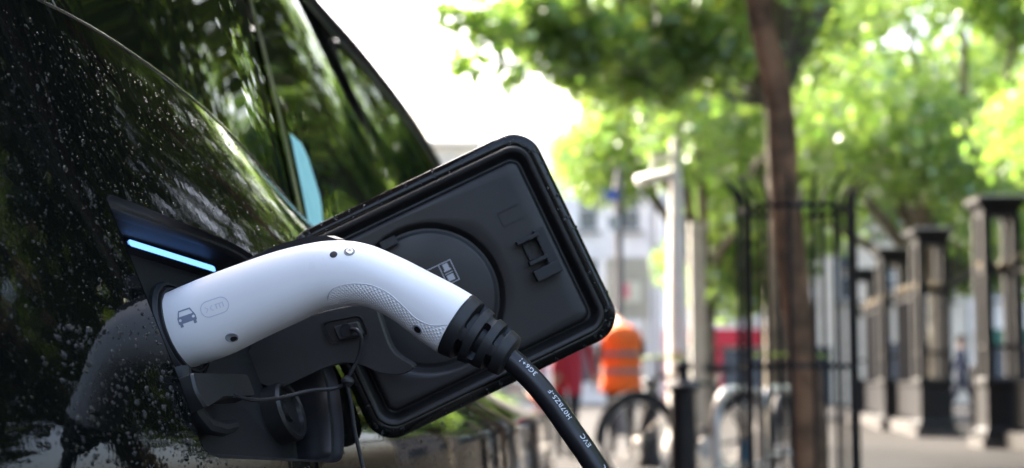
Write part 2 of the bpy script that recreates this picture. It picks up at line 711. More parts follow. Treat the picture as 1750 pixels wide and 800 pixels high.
def ring_in(scale, depth):
    out = []
    for p in rim3:
        q = p - PC
        h = q.dot(pn)
        flat = q - pn * h
        out.append(PC + flat * scale + pn * (h * max(0, 1 - depth / 0.012) - depth))
    return out


port = mesh_obj('charging_port_recess', *loft([ring_in(1.0, -0.0003), ring_in(0.997, 0.001), ring_in(0.99, 0.0035), ring_in(0.98, 0.0045)]), mat('well_plastic', (0.006, 0.0065, 0.008), 0.5, bump=(1500, 0.12, 0.0003)), car, sharp=50)
WELL = mat('well_plastic', (0.006, 0.0065, 0.008), 0.5, bump=(1500, 0.12, 0.0003))
bez = mesh_obj('port_bezel', *loft([ring_in(0.98, 0.0045), ring_in(0.955, 0.005), ring_in(0.95, 0.006), ring_in(0.945, 0.011)]), PLASTIC, port, sharp=40)
mesh_obj('port_well', *loft([ring_in(0.9449, 0.0109), ring_in(0.93, 0.028), ring_in(0.91, 0.030), ring_in(0.3, 0.030), ring_in(0.01, 0.030)]), WELL, port, sharp=40)
FLOORP = PC - pn * 0.030


def port_pt(px, py, h=0.0):
    """point on the recess floor, raised by h"""
    return on_plane(px, py, FLOORP + pn * h, pn)


LEDM = mat('blue_light', (0.1, 0.3, 0.8), 0.3, emit=((0.16, 0.38, 1.0), 0.26))
a, b = port_pt(221, 414, 0.008), port_pt(368, 460, 0.008)
dirv = (b - a).normalized()
cr = pn.cross(dirv).normalized()
def strip(scale, top, bot):
    prof = []
    for t, hw in ((0, 0.0011), (0.008, 0.0018), (0.02, 0.0021), (0.97, 0.0021), (0.99, 0.0018), (1, 0.0011)):
        p = a.lerp(b, t)
        prof.append([p + cr * hw * scale - pn * bot, p + cr * hw * scale + pn * top, p - cr * hw * scale + pn * top, p - cr * hw * scale - pn * bot])
    return loft(prof, True, True, True)


led = MB().add(*strip(1.0, 0.0, 0.0012)).build('light_strip', LEDM, port, world_space=True)
MB().add(*strip(1.25, -0.0004, 0.0085)).build('light_ledge', WELL, port, world_space=True)
tag(led, 'glowing blue light strip')
# socket: collar rings round the plug
GB = port_pt(303, 569, 0.0)
mb = MB()
mb.lathe([(0.024, -0.002), (0.033, -0.002), (0.033, 0.003), (0.0315, 0.005), (0.030, 0.005), (0.0295, 0.003), (0.0285, 0.003), (0.028, 0.006), (0.027, 0.0065), (0.0262, 0.004), (0.024, 0.003)], GB, pn, 64)
mb.build('socket_collar', RUBBER, port, world_space=True)


def slab(px_poly, P, N, thick, r=0.0):
    """extruded outline lying on plane P,N, chamfered front edge"""
    pts = [on_plane(x, y, P, N) for x, y in px_poly]
    c = sum(pts, Vector()) / len(pts)
    ch = min(0.0015, thick * 0.3)

    def inset(p):
        d = c - p
        return p + d.normalized() * ch
    V, Fq = loft([[p - N * thick for p in pts], [p - N * ch for p in pts], [inset(p) for p in pts]], True, True, True)
    return V, Fq


# hinged socket cap hanging under the plug
cap_px = [tuple(p) for p in round_poly([(328, 636), (424, 639), (438, 676), (385, 678), (353, 697), (335, 668)], [5, 6, 6, 30, 4, 20], 5)]
V, Fq = slab(cap_px, PC - pn * 0.004, pn, 0.014)
cap = mesh_obj('socket_cap', V, Fq, PLASTIC2, port, sharp=40)
mb = MB()
mb.tube([port_pt(x, y, 0.012) for x, y in ((306, 632), (314, 668), (332, 705), (352, 727), (378, 733), (398, 728))], [0.007, 0.0065, 0.006, 0.0055, 0.005, 0.004], 10)
mb.build('cap_hinge', RUBBER, port, world_space=True)
# second round socket cover low on the right
c2 = port_pt(470, 712, 0.0)
mb = MB()
mb.lathe([(0.021, 0.0), (0.021, 0.012), (0.019, 0.014), (0.017, 0.013), (0.016, 0.010), (0.008, 0.010), (0.0075, 0.0125), (0, 0.0125)], c2, pn, 48)
mb.build('socket_cover', PLASTIC, port, world_space=True)

# ---- flap: hinged lid held open, inner side facing the camera
FD = 1.15
FC = at(775, 488, FD)
ang = R(25.6)
tilt = R(3)
fu0 = RGT * math.cos(ang) + UPV * math.sin(ang)
fv = -RGT * math.sin(ang) + UPV * math.cos(ang)
fw = -FWD
fu = (fu0 * math.cos(tilt) - fw * math.sin(tilt)).normalized()
fw = fu.cross(fv).normalized()
if fw.dot(FWD) > 0:
    fw = -fw
FW_, FH_, FR = 0.1965, 0.1635, 0.021


def flap_local(px, py):
    p = on_plane(px, py, FC, fw) - FC
    return p.dot(fu), p.dot(fv)


def fl(u, v, h):
    return FC + fu * u + fv * v + fw * h


def rrect(inset, nE=14, nC=12):
    hw, hh = FW_ / 2 - inset, FH_ / 2 - inset
    r = max(FR - inset * 0.75, 0.004)
    out = []
    for cx, cy, a0 in ((hw - r, hh - r, 0), (-hw + r, hh - r, 90), (-hw + r, -hh + r, 180), (hw - r, -hh + r, 270)):
        for k in range(nC):
            a = R(a0 + 90 * k / (nC - 1))
            out.append((cx + r * math.cos(a), cy + r * math.sin(a)))
        nx = {0: (-hw + r, hh), 90: (-hw, -hh + r), 180: (hw - r, -hh), 270: (hw, hh - r)}[a0]
        s = out[-1]
        for k in range(1, nE):
            t = k / nE
            out.append((s[0] + (nx[0] - s[0]) * t, s[1] + (nx[1] - s[1]) * t))
    return out


def curve_h(u, v):
    """the lid follows the curve of the body"""
    return -0.10 * (u * u) * 1.0


def flap_ring(inset, h):
    return [fl(u, v, h + curve_h(u, v)) for u, v in rrect(inset)]


flap = mesh_obj('charging_flap', *loft([flap_ring(0.0185, -0.016), flap_ring(0.004, -0.0125), flap_ring(0.0008, -0.009), flap_ring(0, -0.006), flap_ring(0.0004, -0.002), flap_ring(0.0018, -0.0006), flap_ring(0.0082, 0.0006), flap_ring(0.0086, 0.0003)], True, True, False), PAINT, car, sharp=60)
tag(flap, 'open charging flap with wet black edges')
CU, CV, CRAD = -0.0195, -0.001, 0.0548
rr = rrect(0.0205)
circ = []
for (u, v) in rr:
    a = math.atan2(v - CV, u - CU)
    circ.append((math.cos(a), math.sin(a)))


def circ_ring(r, h):
    return [fl(CU + c * r, CV + s * r, h + curve_h(CU + c * r, 0)) for c, s in circ]


liner_rings = [flap_ring(0.0084, 0.0004), flap_ring(0.0088, 0.0046), flap_ring(0.0096, 0.0056), flap_ring(0.0116, 0.0057), flap_ring(0.0126, 0.0049), flap_ring(0.0138, 0.0022), flap_ring(0.0164, -0.0036), flap_ring(0.0172, -0.0042), flap_ring(0.0182, -0.004), flap_ring(0.0188, -0.0025), flap_ring(0.0194, 0.0012), flap_ring(0.0202, 0.0026), flap_ring(0.0216, 0.0031)]
rr2 = rrect(0.0216)
# blend from panel edge to the circle
for t in (0.2, 0.4, 0.6, 0.8):
    ring = []
    for (u, v), (c, s) in zip(rr2, circ):
        uu, vv = u + (CU + c * CRAD - u) * t, v + (CV + s * CRAD - v) * t
        ring.append(fl(uu, vv, 0.0031 + curve_h(uu, vv)))
    liner_rings.append(ring)
liner_rings += [circ_ring(CRAD, 0.0031), circ_ring(CRAD - 0.0008, 0.0027), circ_ring(CRAD - 0.0028, -0.0018), circ_ring(CRAD - 0.0045, -0.0042), circ_ring(CRAD - 0.0062, -0.0042), circ_ring(CRAD - 0.0075, -0.0030), circ_ring(CRAD - 0.009, -0.0026), circ_ring(0.025, -0.0026), circ_ring(0.0005, -0.0026)]
mesh_obj('flap_liner', *loft(liner_rings), PLASTIC, flap, sharp=45)
# latch catch with two prongs
rotf = Matrix((fu, fv, fw)).transposed()


def fbox(mb, u, v, h, su, sv, sh, rot=0.0):
    r = rotf @ Matrix.Rotation(rot, 3, 'Z')
    mb.box(fl(u, v, h + curve_h(u, v)), (su, sv, sh), r)


lu, lv = flap_local(922, 432)
mb = MB()
fbox(mb, lu + 0.0055, lv - 0.001, 0.009, 0.008, 0.034, 0.014)
fbox(mb, lu - 0.0045, lv + 0.0128, 0.0115, 0.017, 0.0030, 0.017)
fbox(mb, lu - 0.0040, lv - 0.0040, 0.0115, 0.014, 0.0032, 0.017)
fbox(mb, lu - 0.0010, lv - 0.0138, 0.0120, 0.020, 0.0085, 0.018)
fbox(mb, lu - 0.0075, lv + 0.0045, 0.006, 0.004, 0.014, 0.007)
la = mb.build('latch', RUBBER, flap, sharp=30, smooth=False, world_space=True)
bev = la.modifiers.new('bevel', 'BEVEL')
bev.width = 0.0006
bev.segments = 2
# three-sided moulding mark
u1, v1 = flap_local(872, 368)
mb = MB()
fbox(mb, u1, v1 + 0.0052, 0.0034, 0.0155, 0.0012, 0.0014)
fbox(mb, u1 + 0.0, v1 - 0.0052, 0.0033, 0.0155, 0.0009, 0.0012)
fbox(mb, u1 - 0.0075, v1, 0.0033, 0.0009, 0.0112, 0.0012)
mb.build('moulded_mark', RUBBER, flap, smooth=False, world_space=True)
# printed label plate
u1, v1 = flap_local(757, 470)
mb = MB()
fbox(mb, u1, v1, -0.0021, 0.020, 0.017, 0.0008)
lab = mb.build('label_plate', PLASTIC, flap, smooth=False, world_space=True)
mb = MB()
for (du, dv, su, sv) in ((0, 0.0078, 0.019, 0.0006), (0, -0.0078, 0.019, 0.0006), (0.0093, 0, 0.0006, 0.016), (-0.0093, 0, 0.0006, 0.016), (0.0, 0, 0.0006, 0.015), (0.0045, 0.0045, 0.004, 0.0045), (0.0045, 0.0018, 0.0055, 0.0012), (0.0045, -0.004, 0.005, 0.0045), (0.0045, -0.0005, 0.006, 0.0006)):
    fbox(mb, u1 + du, v1 + dv, -0.0016, su, sv, 0.0004)
mb.build('label_print', mat('label_ink', (0.4, 0.4, 0.42), 0.5), lab, smooth=False, world_space=True)
mb = MB()
u1, v1 = flap_local(665, 415)
fbox(mb, u1, v1, 0.0045, 0.012, 0.006, 0.004)
mb.build('rubber_stop', RUBBER, flap, smooth=False, world_space=True)

# hinge arm from the recess to the lid
ARMN = -FWD
armP = at(560, 590, 1.095)
arm_px = [tuple(p) for p in round_poly([(404, 640), (440, 560), (560, 528), (640, 512), (656, 560), (672, 604), (712, 628), (690, 641), (655, 640), (612, 620), (560, 626), (512, 648), (470, 668)], [10, 40, 20, 20, 20, 30, 8, 12, 20, 30, 30, 20, 20], 6)]
V, Fq = slab(arm_px, armP, ARMN, 0.022)
arm = mesh_obj('hinge_arm', V, Fq, PLASTIC2, flap, sharp=40)
# pocket in the arm: sunk tray built of four walls and a floor block with a black disc for the shaded hole
pk = [tuple(p) for p in round_poly([(550, 552), (616, 539), (630, 574), (566, 588)], 10, 5)]
pts = [on_plane(x, y, armP + ARMN * 0.001, ARMN) for x, y in pk]
cpk = sum(pts, Vector()) / len(pts)
rings = [[cpk + (p - cpk) * s + ARMN * h for p in pts] for s, h in ((1.07, -0.001), (1.05, 0.0012), (1.0, 0.0012), (0.95, 0.0), (0.9, -0.0007), (0.01, -0.0007))]
pocket = mesh_obj('arm_pocket', *loft(rings), PLASTIC, arm, sharp=40)
blk = [tuple(p) for p in round_poly([(568, 558), (612, 549), (622, 572), (578, 582)], 4, 3)]
V, Fq = slab(blk, armP + ARMN * 0.004, ARMN, 0.004)
mesh_obj('cord_clip', V, Fq, PLASTIC2, arm, sharp=40)
hc = on_plane(592, 564, armP + ARMN * 0.0045, ARMN)
mb = MB()
mb.lathe([(0.0046, -0.003), (0.0046, 0.0004), (0.0042, 0.0005), (0.004, 0.0002), (0, 0.0002)], hc, ARMN, 24)
mb.build('cord_hole_shade', DARK, arm, world_space=True)  # flat black disc stands in for the shade inside the hole


def wire(pts, n=60):
    return [Vector(p) for p in catmull(pts, n)]


CORD = mat('cord_black', (0.02, 0.02, 0.022), 0.45)
cordA = wire([on_plane(600, 562, armP + ARMN * 0.006, ARMN), on_plane(612, 566, armP + ARMN * 0.012, ARMN), at(618, 582, 1.083), at(612, 612, 1.085), at(598, 640, 1.085), at(592, 655, 1.085)])
cordB = wire([at(592, 655, 1.085), at(570, 664, 1.085), at(530, 668, 1.075), at(480, 680, 1.05), on_plane(436, 684, PC - pn * 0.004, pn), on_plane(400, 676, PC - pn * 0.004, pn)])
cordC = wire([at(592, 655, 1.085), at(600, 690, 1.085), at(606, 735, 1.085), at(617, 785, 1.085), at(632, 860, 1.085), at(620, 930, 1.10), at(585, 900, 1.12)])
mb = MB()
for c in (cordA, cordB, cordC):
    mb.tube(c, 0.0014, 8)
mb.lathe([(0.0015, -0.004), (0.0045, -0.001), (0.0045, 0.001), (0.0015, 0.004)], at(594, 652, 1.085), Vector((0, 0.2, 1)), 12)
mb.build('tether_cord', CORD, flap, world_space=True)

# ---- turquoise strip behind the front of the window
TQ = mat('turquoise_tone', (0.40, 0.80, 0.76), 0.7, var=(25, (0.33, 0.70, 0.68), 0.3, 0.6))
rings = []
for j in range(9):
    v = 0.008 + 0.19 * j / 8
    wd = 0.095 - 0.035 * abs(j / 8 - 0.45) * 1.6 if j < 8 else 0.05
    rings.append([glass_pt(1.637 + 0.30 * v + wd * k / 4, v, 0.0015) for k in range(5)])
st_ = mesh_obj('turquoise_strip', *loft(rings, False), TQ, car)
tag(st_, 'pale turquoise strip in the window')

# ---- water droplets
def droplets(name, samples, parent, seed=1):
    """samples: list of (point, normal, radius)"""
    r_ = random.Random(seed)
    prof = [(1.0, 0.0), (0.9, 0.28), (0.55, 0.5), (0.0, 0.6)]
    V, Fq = [], []
    n = 9
    for p, nr, rad in samples:
        x = nr.orthogonal().normalized()
        x = Matrix.Rotation(r_.uniform(0, 6), 3, nr) @ x
        y = nr.cross(x)
        sx = r_.uniform(0.75, 1.2)
        o = len(V)
        for (pr, ph) in prof[:3]:
            for k in range(n):
                a = 2 * math.pi * k / n
                V.append(p + x * (math.cos(a) * pr * rad * sx) + y * (math.sin(a) * pr * rad) + nr * (ph * rad - 0.00002))
        V.append(p + nr * (0.6 * rad))
        for i in range(2):
            for k in range(n):
                k2 = (k + 1) % n
                Fq.append((o + i * n + k, o + i * n + k2, o + (i + 1) * n + k2, o + (i + 1) * n + k))
        for k in range(n):
            Fq.append((o + 2 * n + k, o + 2 * n + (k + 1) % n, o + 3 * n))
    ob = mesh_obj(name, V, Fq, WATER, parent)
    tag(ob, kind='stuff')
    return ob


S = []
rd = random.Random(5)
while len(S) < 10500:
    y = rd.uniform(0.66, 1.6) if rd.random() < 0.8 else rd.uniform(0.72, 0.95)
    z = rd.uniform(0.68, 1.0)
    if z > bz(y) - 0.004:
        continue
    if inside_poly(y, z, port_yz):
        continue
    S.append((Vector((F(y, z), y, z)), body_normal(y, z), min(0.002, 0.00022 + rd.expovariate(1 / 0.00022))))
for _ in range(380):
    y, z = rd.uniform(0.80, 0.925), rd.uniform(0.735, 0.83)
    if not inside_poly(y, z, port_yz):
        S.append((Vector((F(y, z), y, z)), body_normal(y, z), min(0.0026, 0.0004 + rd.expovariate(1 / 0.00055))))
droplets('water_droplets', S, side, 2)
S = []
while len(S) < 420:
    k = rd.randrange(len(rrect(0)))
    t = rd.uniform(0.0012, 0.0080)
    u, v = rrect(t)[k]
    S.append((fl(u, v, 0.0004 + curve_h(u, v) - (0.0008 if t < 0.002 else 0)), fw, min(0.0016, 0.0004 + rd.expovariate(1 / 0.00042))))
droplets('water_droplets', S, flap, 3)
S = []
for _ in range(150):
    k = rd.randrange(120)
    s = rd.uniform(0.957, 0.979)
    a = ring_in(s, 0.0047)[k]
    S.append((a, pn, min(0.001, 0.0003 + rd.expovariate(1 / 0.00025))))
droplets('water_droplets', S, port, 4)

# ------------------------------------------------------------------ charging plug
plug = empty('charging_plug', GB, 'white pistol-grip charging plug inserted in the car with black cable', 'charging plug')
gm = pn.cross(pe2).normalized()
if gm.dot(FWD) > 0:
    gm = -gm
gp = lambda x, y: on_plane(x, y, GB, gm)
pairs = [((278, 505), (320, 632)), ((291, 499), (335, 626)), ((340, 478), (390, 607)), ((400, 455), (445, 580)), ((470, 431), (505, 552)), ((530, 416), (548, 533)), ((575, 411), (585, 524)),
         ((625, 417), (612, 522)), ((680, 439), (645, 529)), ((730, 464), (680, 549)), ((775, 487), (720, 580)), ((808, 506), (752, 602))]
wid = [0.0255, 0.0258, 0.0265, 0.027, 0.027, 0.026, 0.025, 0.0235, 0.022, 0.0212, 0.0205, 0.020]
NS, NT = 260, 180
T = [gp(*p[0]) for p in pairs]
B = [gp(*p[1]) for p in pairs]
Ts, Bs, Ws = catmull(T, NS), catmull(B, NS), catmull([[w] for w in wid], NS)
grings = []
for i in range(NS):
    t, b = Vector(Ts[i]), Vector(Bs[i])
    c, h = (t + b) / 2, (t - b) / 2
    w = float(Ws[i][0])
    ring = []
    for k in range(NT):
        a = 2 * math.pi * k / NT
        ca, sa = math.cos(a), math.sin(a)
        e = 2 / 2.35
        ring.append(c + h * (math.copysign(abs(ca) ** e, ca)) + gm * (w * math.copysign(abs(sa) ** e, sa)))
    grings.append(ring)
GV, GF = loft(grings, True, True, True)
shell = mesh_obj('handle_shell', GV, GF, WHITE, plug, sharp=60)
gbvh = BVHTree.FromPolygons(GV, GF)


def gun_hit(px, py):
    loc, nr, i, d = gbvh.ray_cast(CAM, rayd(px, py).normalized())
    if loc is None:
        return None
    if nr.dot(rayd(px, py)) > 0:
        nr = -nr
    return loc, nr


# cross-hatched grip inlay
def grip_material():
    m = bpy.data.materials.new('grip_relief')
    m.use_nodes = True
    nt = m.node_tree
    b = nt.nodes['Principled BSDF']
    b.inputs['Base Color'].default_value = (0.86, 0.845, 0.83, 1)
    b.inputs['Roughness'].default_value = 0.42
    uv = nt.nodes.new('ShaderNodeUVMap')
    prev = None
    outs = []
    for rot in (R(45), R(-45)):
        mp = nt.nodes.new('ShaderNodeMapping')
        mp.inputs['Rotation'].default_value = (0, 0, rot)
        w = nt.nodes.new('ShaderNodeTexWave')
        w.inputs['Scale'].default_value = 145
        w.inputs['Distortion'].default_value = 0
        nt.links.new(uv.outputs[0], mp.inputs[0])
        nt.links.new(mp.outputs[0], w.inputs[0])
        outs.append(w.outputs['Fac'])
    mm = nt.nodes.new('ShaderNodeMath')
    mm.operation = 'MULTIPLY'
    nt.links.new(outs[0], mm.inputs[0])
    nt.links.new(outs[1], mm.inputs[1])
    bp = nt.nodes.new('ShaderNodeBump')
    bp.inputs['Strength'].default_value = 1.0
    bp.inputs['Distance'].default_value = 0.00035
    nt.links.new(mm.outputs[0], bp.inputs['Height'])
    nt.links.new(bp.outputs['Normal'], b.inputs['Normal'])
    return m


grip_px = [tuple(p[:2]) for p in catmull([(562, 520), (561, 505), (572, 492), (600, 485), (632, 487), (662, 500), (690, 524), (712, 545), (738, 556), (768, 556), (800, 570), (760, 640), (700, 620), (640, 560), (600, 540), (562, 535), (562, 520)], 120)]


def project(p):
    q = Vector(p) - CAM
    d = q.dot(FWD)
    return 875 + FPX * q.x / d, 400 - FPX * q.dot(UPV) / d


gpx = [project(p) for p in GV]
gl = [0.0]
for i in range(1, NS):
    gl.append(gl[-1] + (Vector(Ts[i]) + Vector(Bs[i]) - Vector(Ts[i - 1]) - Vector(Bs[i - 1])).length / 2)
gv, gf, guv, gmap = [], [], [], {}
for i in range(int(NS * 0.4), NS - 2):
    for k in range(4, NT // 2 + 30):
        ids = (i * NT + k, i * NT + k + 1, (i + 1) * NT + k + 1, (i + 1) * NT + k)
        if not (k + 1 > NT // 2 - 1 or all(inside_poly(*gpx[q], grip_px) for q in ids)):
            continue
        if k + 1 > NT // 2 - 1 and not (561 < gpx[ids[0]][0] < 790):
            continue
        fc = []
        for q in ids:
            if q not in gmap:
                gmap[q] = len(gv)
                gv.append(q)
            fc.append(gmap[q])
        gf.append(tuple(fc))
me_n = shell.data
nrm = [Vector(me_n.vertices[q].normal) for q in gv]
cen = [(Vector(Ts[q // NT]) + Vector(Bs[q // NT])) / 2 for q in gv]
gvv = []
for q, n_, c_ in zip(gv, nrm, cen):
    if n_.dot(GV[q] - c_) < 0:
        n_ = -n_
    gvv.append(GV[q] + n_ * 0.00025)
grip = mesh_obj('grip_inlay', gvv, gf, grip_material(), plug)
uvl = grip.data.uv_layers.new(name='UVMap')
for lp in grip.data.loops:
    q = gv[lp.vertex_index]
    uvl.data[lp.index].uv = (gl[q // NT], (q % NT) / NT * 0.145)


edge_pts = []
for x, y in grip_px[4:84]:
    h = gun_hit(x, y)
    if h:
        edge_pts.append(h[0] + h[1] * 0.0001)
MB().tube(edge_pts, 0.00035, 6).build('grip_edge', mat('edge_grey', (0.62, 0.61, 0.62), 0.4), plug, world_space=True)


def gun_disc(name, px, py, r, prof, m, parent, depth=0.0):
    loc, nr = gun_hit(px, py)
    b = MB()
    b.lathe(prof, loc + nr * depth, nr, 28)
    return b.build(name, m, parent, world_space=True)


def mm_(l):
    return [(a / 1000, b / 1000) for a, b in l]


# screw holes and recesses as raised discs; screws
RIMW = mat('white_edge', (0.7, 0.71, 0.75), 0.35)
h1 = gun_disc('screw_hole_shade', 570, 435, 6, mm_([(2.3, -1), (2.3, 0.12), (1.9, 0.2), (0, 0.2)]), DARK, plug)
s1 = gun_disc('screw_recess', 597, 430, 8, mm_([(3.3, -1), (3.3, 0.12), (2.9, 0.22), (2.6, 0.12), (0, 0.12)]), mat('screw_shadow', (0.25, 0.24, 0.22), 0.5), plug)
gun_disc('screw_head', 597.5, 430, 6, mm_([(2.4, 0.1), (2.4, 0.5), (2.0, 0.8), (1.1, 0.8), (1.0, 0.3), (0, 0.3)]), METAL, s1)
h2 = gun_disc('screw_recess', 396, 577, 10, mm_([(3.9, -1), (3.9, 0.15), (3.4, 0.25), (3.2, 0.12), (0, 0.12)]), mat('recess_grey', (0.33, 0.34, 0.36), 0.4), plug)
loc, nr = gun_hit(399, 578)
gun_disc('screw_head', 400, 579, 6, mm_([(2.3, 0.1), (2.3, 0.35), (1.6, 0.4), (1.2, 0.3), (0, 0.3)]), mat('dark_steel', (0.1, 0.09, 0.09), 0.35, 0.9), h2)
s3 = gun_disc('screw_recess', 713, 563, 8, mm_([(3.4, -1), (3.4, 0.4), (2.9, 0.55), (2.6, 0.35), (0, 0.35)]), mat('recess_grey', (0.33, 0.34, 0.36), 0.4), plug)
gun_disc('screw_head', 714, 563, 6, mm_([(2.2, 0.3), (2.2, 0.6), (1.6, 0.7), (1.0, 0.5), (0, 0.5)]), mat('dark_steel', (0.1, 0.09, 0.09), 0.35, 0.9), s3)


def decal(name, inside, box_px, off, m, parent, cell=0.55):
    x0, y0, x1, y1 = box_px
    V, Fq, ix = [], [], {}
    nx, ny = int((x1 - x0) / cell), int((y1 - y0) / cell)
    for i in range(nx):
        for j in range(ny):
            if not inside(x0 + (i + .5) * cell, y0 + (j + .5) * cell):
                continue
            f = []
            for a, b in ((i, j), (i + 1, j), (i + 1, j + 1), (i, j + 1)):
                if (a, b) not in ix:
                    h = gun_hit(x0 + a * cell, y0 + b * cell)
                    if h is None:
                        f = None
                        break
                    ix[(a, b)] = len(V)
                    V.append(h[0] + h[1] * off)
                f.append(ix[(a, b)])
            if f:
                Fq.append(f)
    return mesh_obj(name, V, Fq, m, parent)


def loc_rot(cx, cy, deg):
    c, s = math.cos(R(deg)), math.sin(R(deg))

    def f(x, y):
        dx, dy = x - cx, -(y - cy)
        return dx * c + dy * s, -dx * s + dy * c
    return f


lr = loc_rot(319, 543, 19)


def car_icon(x, y):
    a, b = lr(x, y)
    # body block with rounded sides
    if abs(a) < 16.2 - max(0, (b - 0)) * 0.25 and -8 < b < 4:
        if (abs(a) - 11.8) ** 2 + (b + 1.2) ** 2 < 2.5 ** 2:
            return False
        return True
    if -13.5 < b <= -8 and 9.5 < abs(a) < 14.5:
        return True
    if 4 <= b < 15:
        half = 15 - (b - 4) * 0.42
        if abs(a) < half and not (abs(a) < half - 2.3 and b < 12.6 and b > 4.5):
            return True
    return False


INK = mat('grey_print', (0.25, 0.27, 0.35), 0.5)
decal('printed_car_symbol', car_icon, (295, 520, 345, 568), 0.00012, INK, plug)
lp_ = loc_rot(367, 525, 19)


def pill(x, y):
    a, b = lp_(x, y)
    d = math.hypot(max(abs(a) - 11, 0), b) - 13.5
    return abs(d) < 0.75


def glyph(x, y):
    a, b = lp_(x, y)
    if -4 < b < 4.2:
        for c in (3, 9, 15):
            if abs(a - c) < 0.9:
                return True
    if 3.2 < b < 4.6 and 1 < a < 16:
        return True
    if -5 < b < 5 and -18 < a < -2:
        if abs(abs(a + 10) - abs(b) * 0.9 - 2.0) < 0.8:
            return True
    return False


EMB = mat('emboss_shade', (0.60, 0.63, 0.71), 0.4)  # relief shade put into the colour, greyer than the white shell
decal('embossed_outline', pill, (338, 500, 396, 550), 0.0002, EMB, plug)
decal('embossed_symbol', glyph, (338, 500, 396, 550), 0.00016, mat('emboss_shade_soft', (0.66, 0.68, 0.75), 0.4), plug)

# black release lever along the top of the handle
mb = MB()
lev = [gp(x, y) - gm * 0.004 for x, y in ((420, 449), (450, 436), (490, 421), (530, 411), (560, 408), (578, 411))]
rings = []
axis_up = [((gp(*p[0]) - gp(*p[1])).normalized()) for p in pairs]
for i, p in enumerate(lev):
    up = (lev[min(i + 1, 5)] - lev[max(i - 1, 0)]).normalized().cross(gm)
    if up.z < 0:
        up = -up
    hh = [0.001, 0.002, 0.0024, 0.0022, 0.0018, 0.0006][i]
    rings.append([p + up * hh + gm * 0.006, p + up * hh - gm * 0.009, p - up * 0.005 - gm * 0.010, p - up * 0.005 + gm * 0.007])
mb.add(*loft(rings, True, True, True))
mb.build('release_lever', PLASTIC, plug, world_space=True)

# strain relief boot with staggered slots
A0, A1 = gp(780, 554), gp(874, 611)
axd = (A1 - A0).normalized()
blen = (A1 - A0).length
by = gm
bx_ = axd.cross(by).normalized()
NB, NA = 150, 144
rings = []
for i in range(NB):
    s = i / (NB - 1)
    rad = 0.0205 + (0.0128 - 0.0205) * s
    # rounded segments
    rad *= 1 - 0.03 * max(0, math.cos(2 * math.pi * s * 4)) * (0.15 < s < 0.95)
    if s < 0.03:
        rad *= 0.985
    if s > 0.95:
        rad *= math.sqrt(max(0.05, 1 - ((s - 0.95) / 0.05) ** 2 * 0.5))
    ring = []
    for k in range(NA):
        th = 360 * k / NA                       # 0 = towards the camera
        rr_ = rad
        for (sc, w, ph) in ((0.26, 0.052, 0), (0.5, 0.055, 60), (0.745, 0.05, 0)):
            dth = abs((th - ph + 60) % 120 - 60)
            ds = abs(s - sc) / w
            bridge = 13 if ph == 0 else 14
            e = min(1.0, (dth - bridge) / 6.0) if dth > bridge else 0
            if ds < 1 and e > 0:
                if ds < math.sqrt(e * (2 - e)):
                    rr_ = rad * 0.66
        a = R(th)
        ring.append(A0 + axd * (blen * s) + (by * math.cos(a) + bx_ * math.sin(a)) * rr_)
    rings.append(ring)
mesh_obj('strain_relief', *loft(rings, True, True, True), RUBBER, plug, sharp=50)

# cable
cpts = [gp(858, 601), gp(885, 625), gp(915, 655), gp(945, 692), gp(975, 735), gp(1003, 775), gp(1026, 812), gp(1050, 862)]
e = cpts[-1]
cpts += [Vector((e.x + 0.012, e.y - 0.01, e.z - 0.08)), Vector((e.x + 0.02, e.y - 0.03, e.z - 0.22)), Vector((e.x + 0.03, e.y - 0.06, 0.28)), Vector((0.16, e.y - 0.13, 0.08)), Vector((0.29, 0.70, 0.019)), Vector((0.42, 0.55, 0.009)), Vector((0.58, 0.38, 0.009)), Vector((0.74, 0.15, 0.009)), Vector((0.85, -0.15, 0.10)), Vector((0.905, -0.28, 0.45)), Vector((0.94, -0.30, 0.62))]
cc = wire(cpts, 420)
CABLE = mat('cable_black', (0.013, 0.013, 0.015), 0.33, bump=(300, 0.06, 0.0005), rvar=(60, 0.28, 0.42))
CR = 0.0069
mb = MB()
mb.tube(cc, CR, 28)
cable = mb.build('cable', CABLE, plug, world_space=True)
# printing on the cable
arc = [0.0]
for i in range(1, len(cc)):
    arc.append(arc[-1] + (cc[i] - cc[i - 1]).length)


def cable_frame(s):
    i = min(max(int(np.searchsorted(arc, s)) - 1, 0), len(cc) - 2)
    u = (s - arc[i]) / (arc[i + 1] - arc[i])
    p = cc[i].lerp(cc[i + 1], u)
    t = (cc[min(i + 2, len(cc) - 1)] - cc[max(i - 1, 0)]).normalized()
    f = (CAM - p).normalized()
    f = (f - t * f.dot(t)).normalized()
    return p, t, f, t.cross(f)


def arc_at_px(px, py):
    best = min(range(len(cc)), key=lambda i: (Vector(project(cc[i])) - Vector((px, py))).length)
    return arc[best]


PRINT = mat('white_print', (0.72, 0.75, 0.78), 0.5)


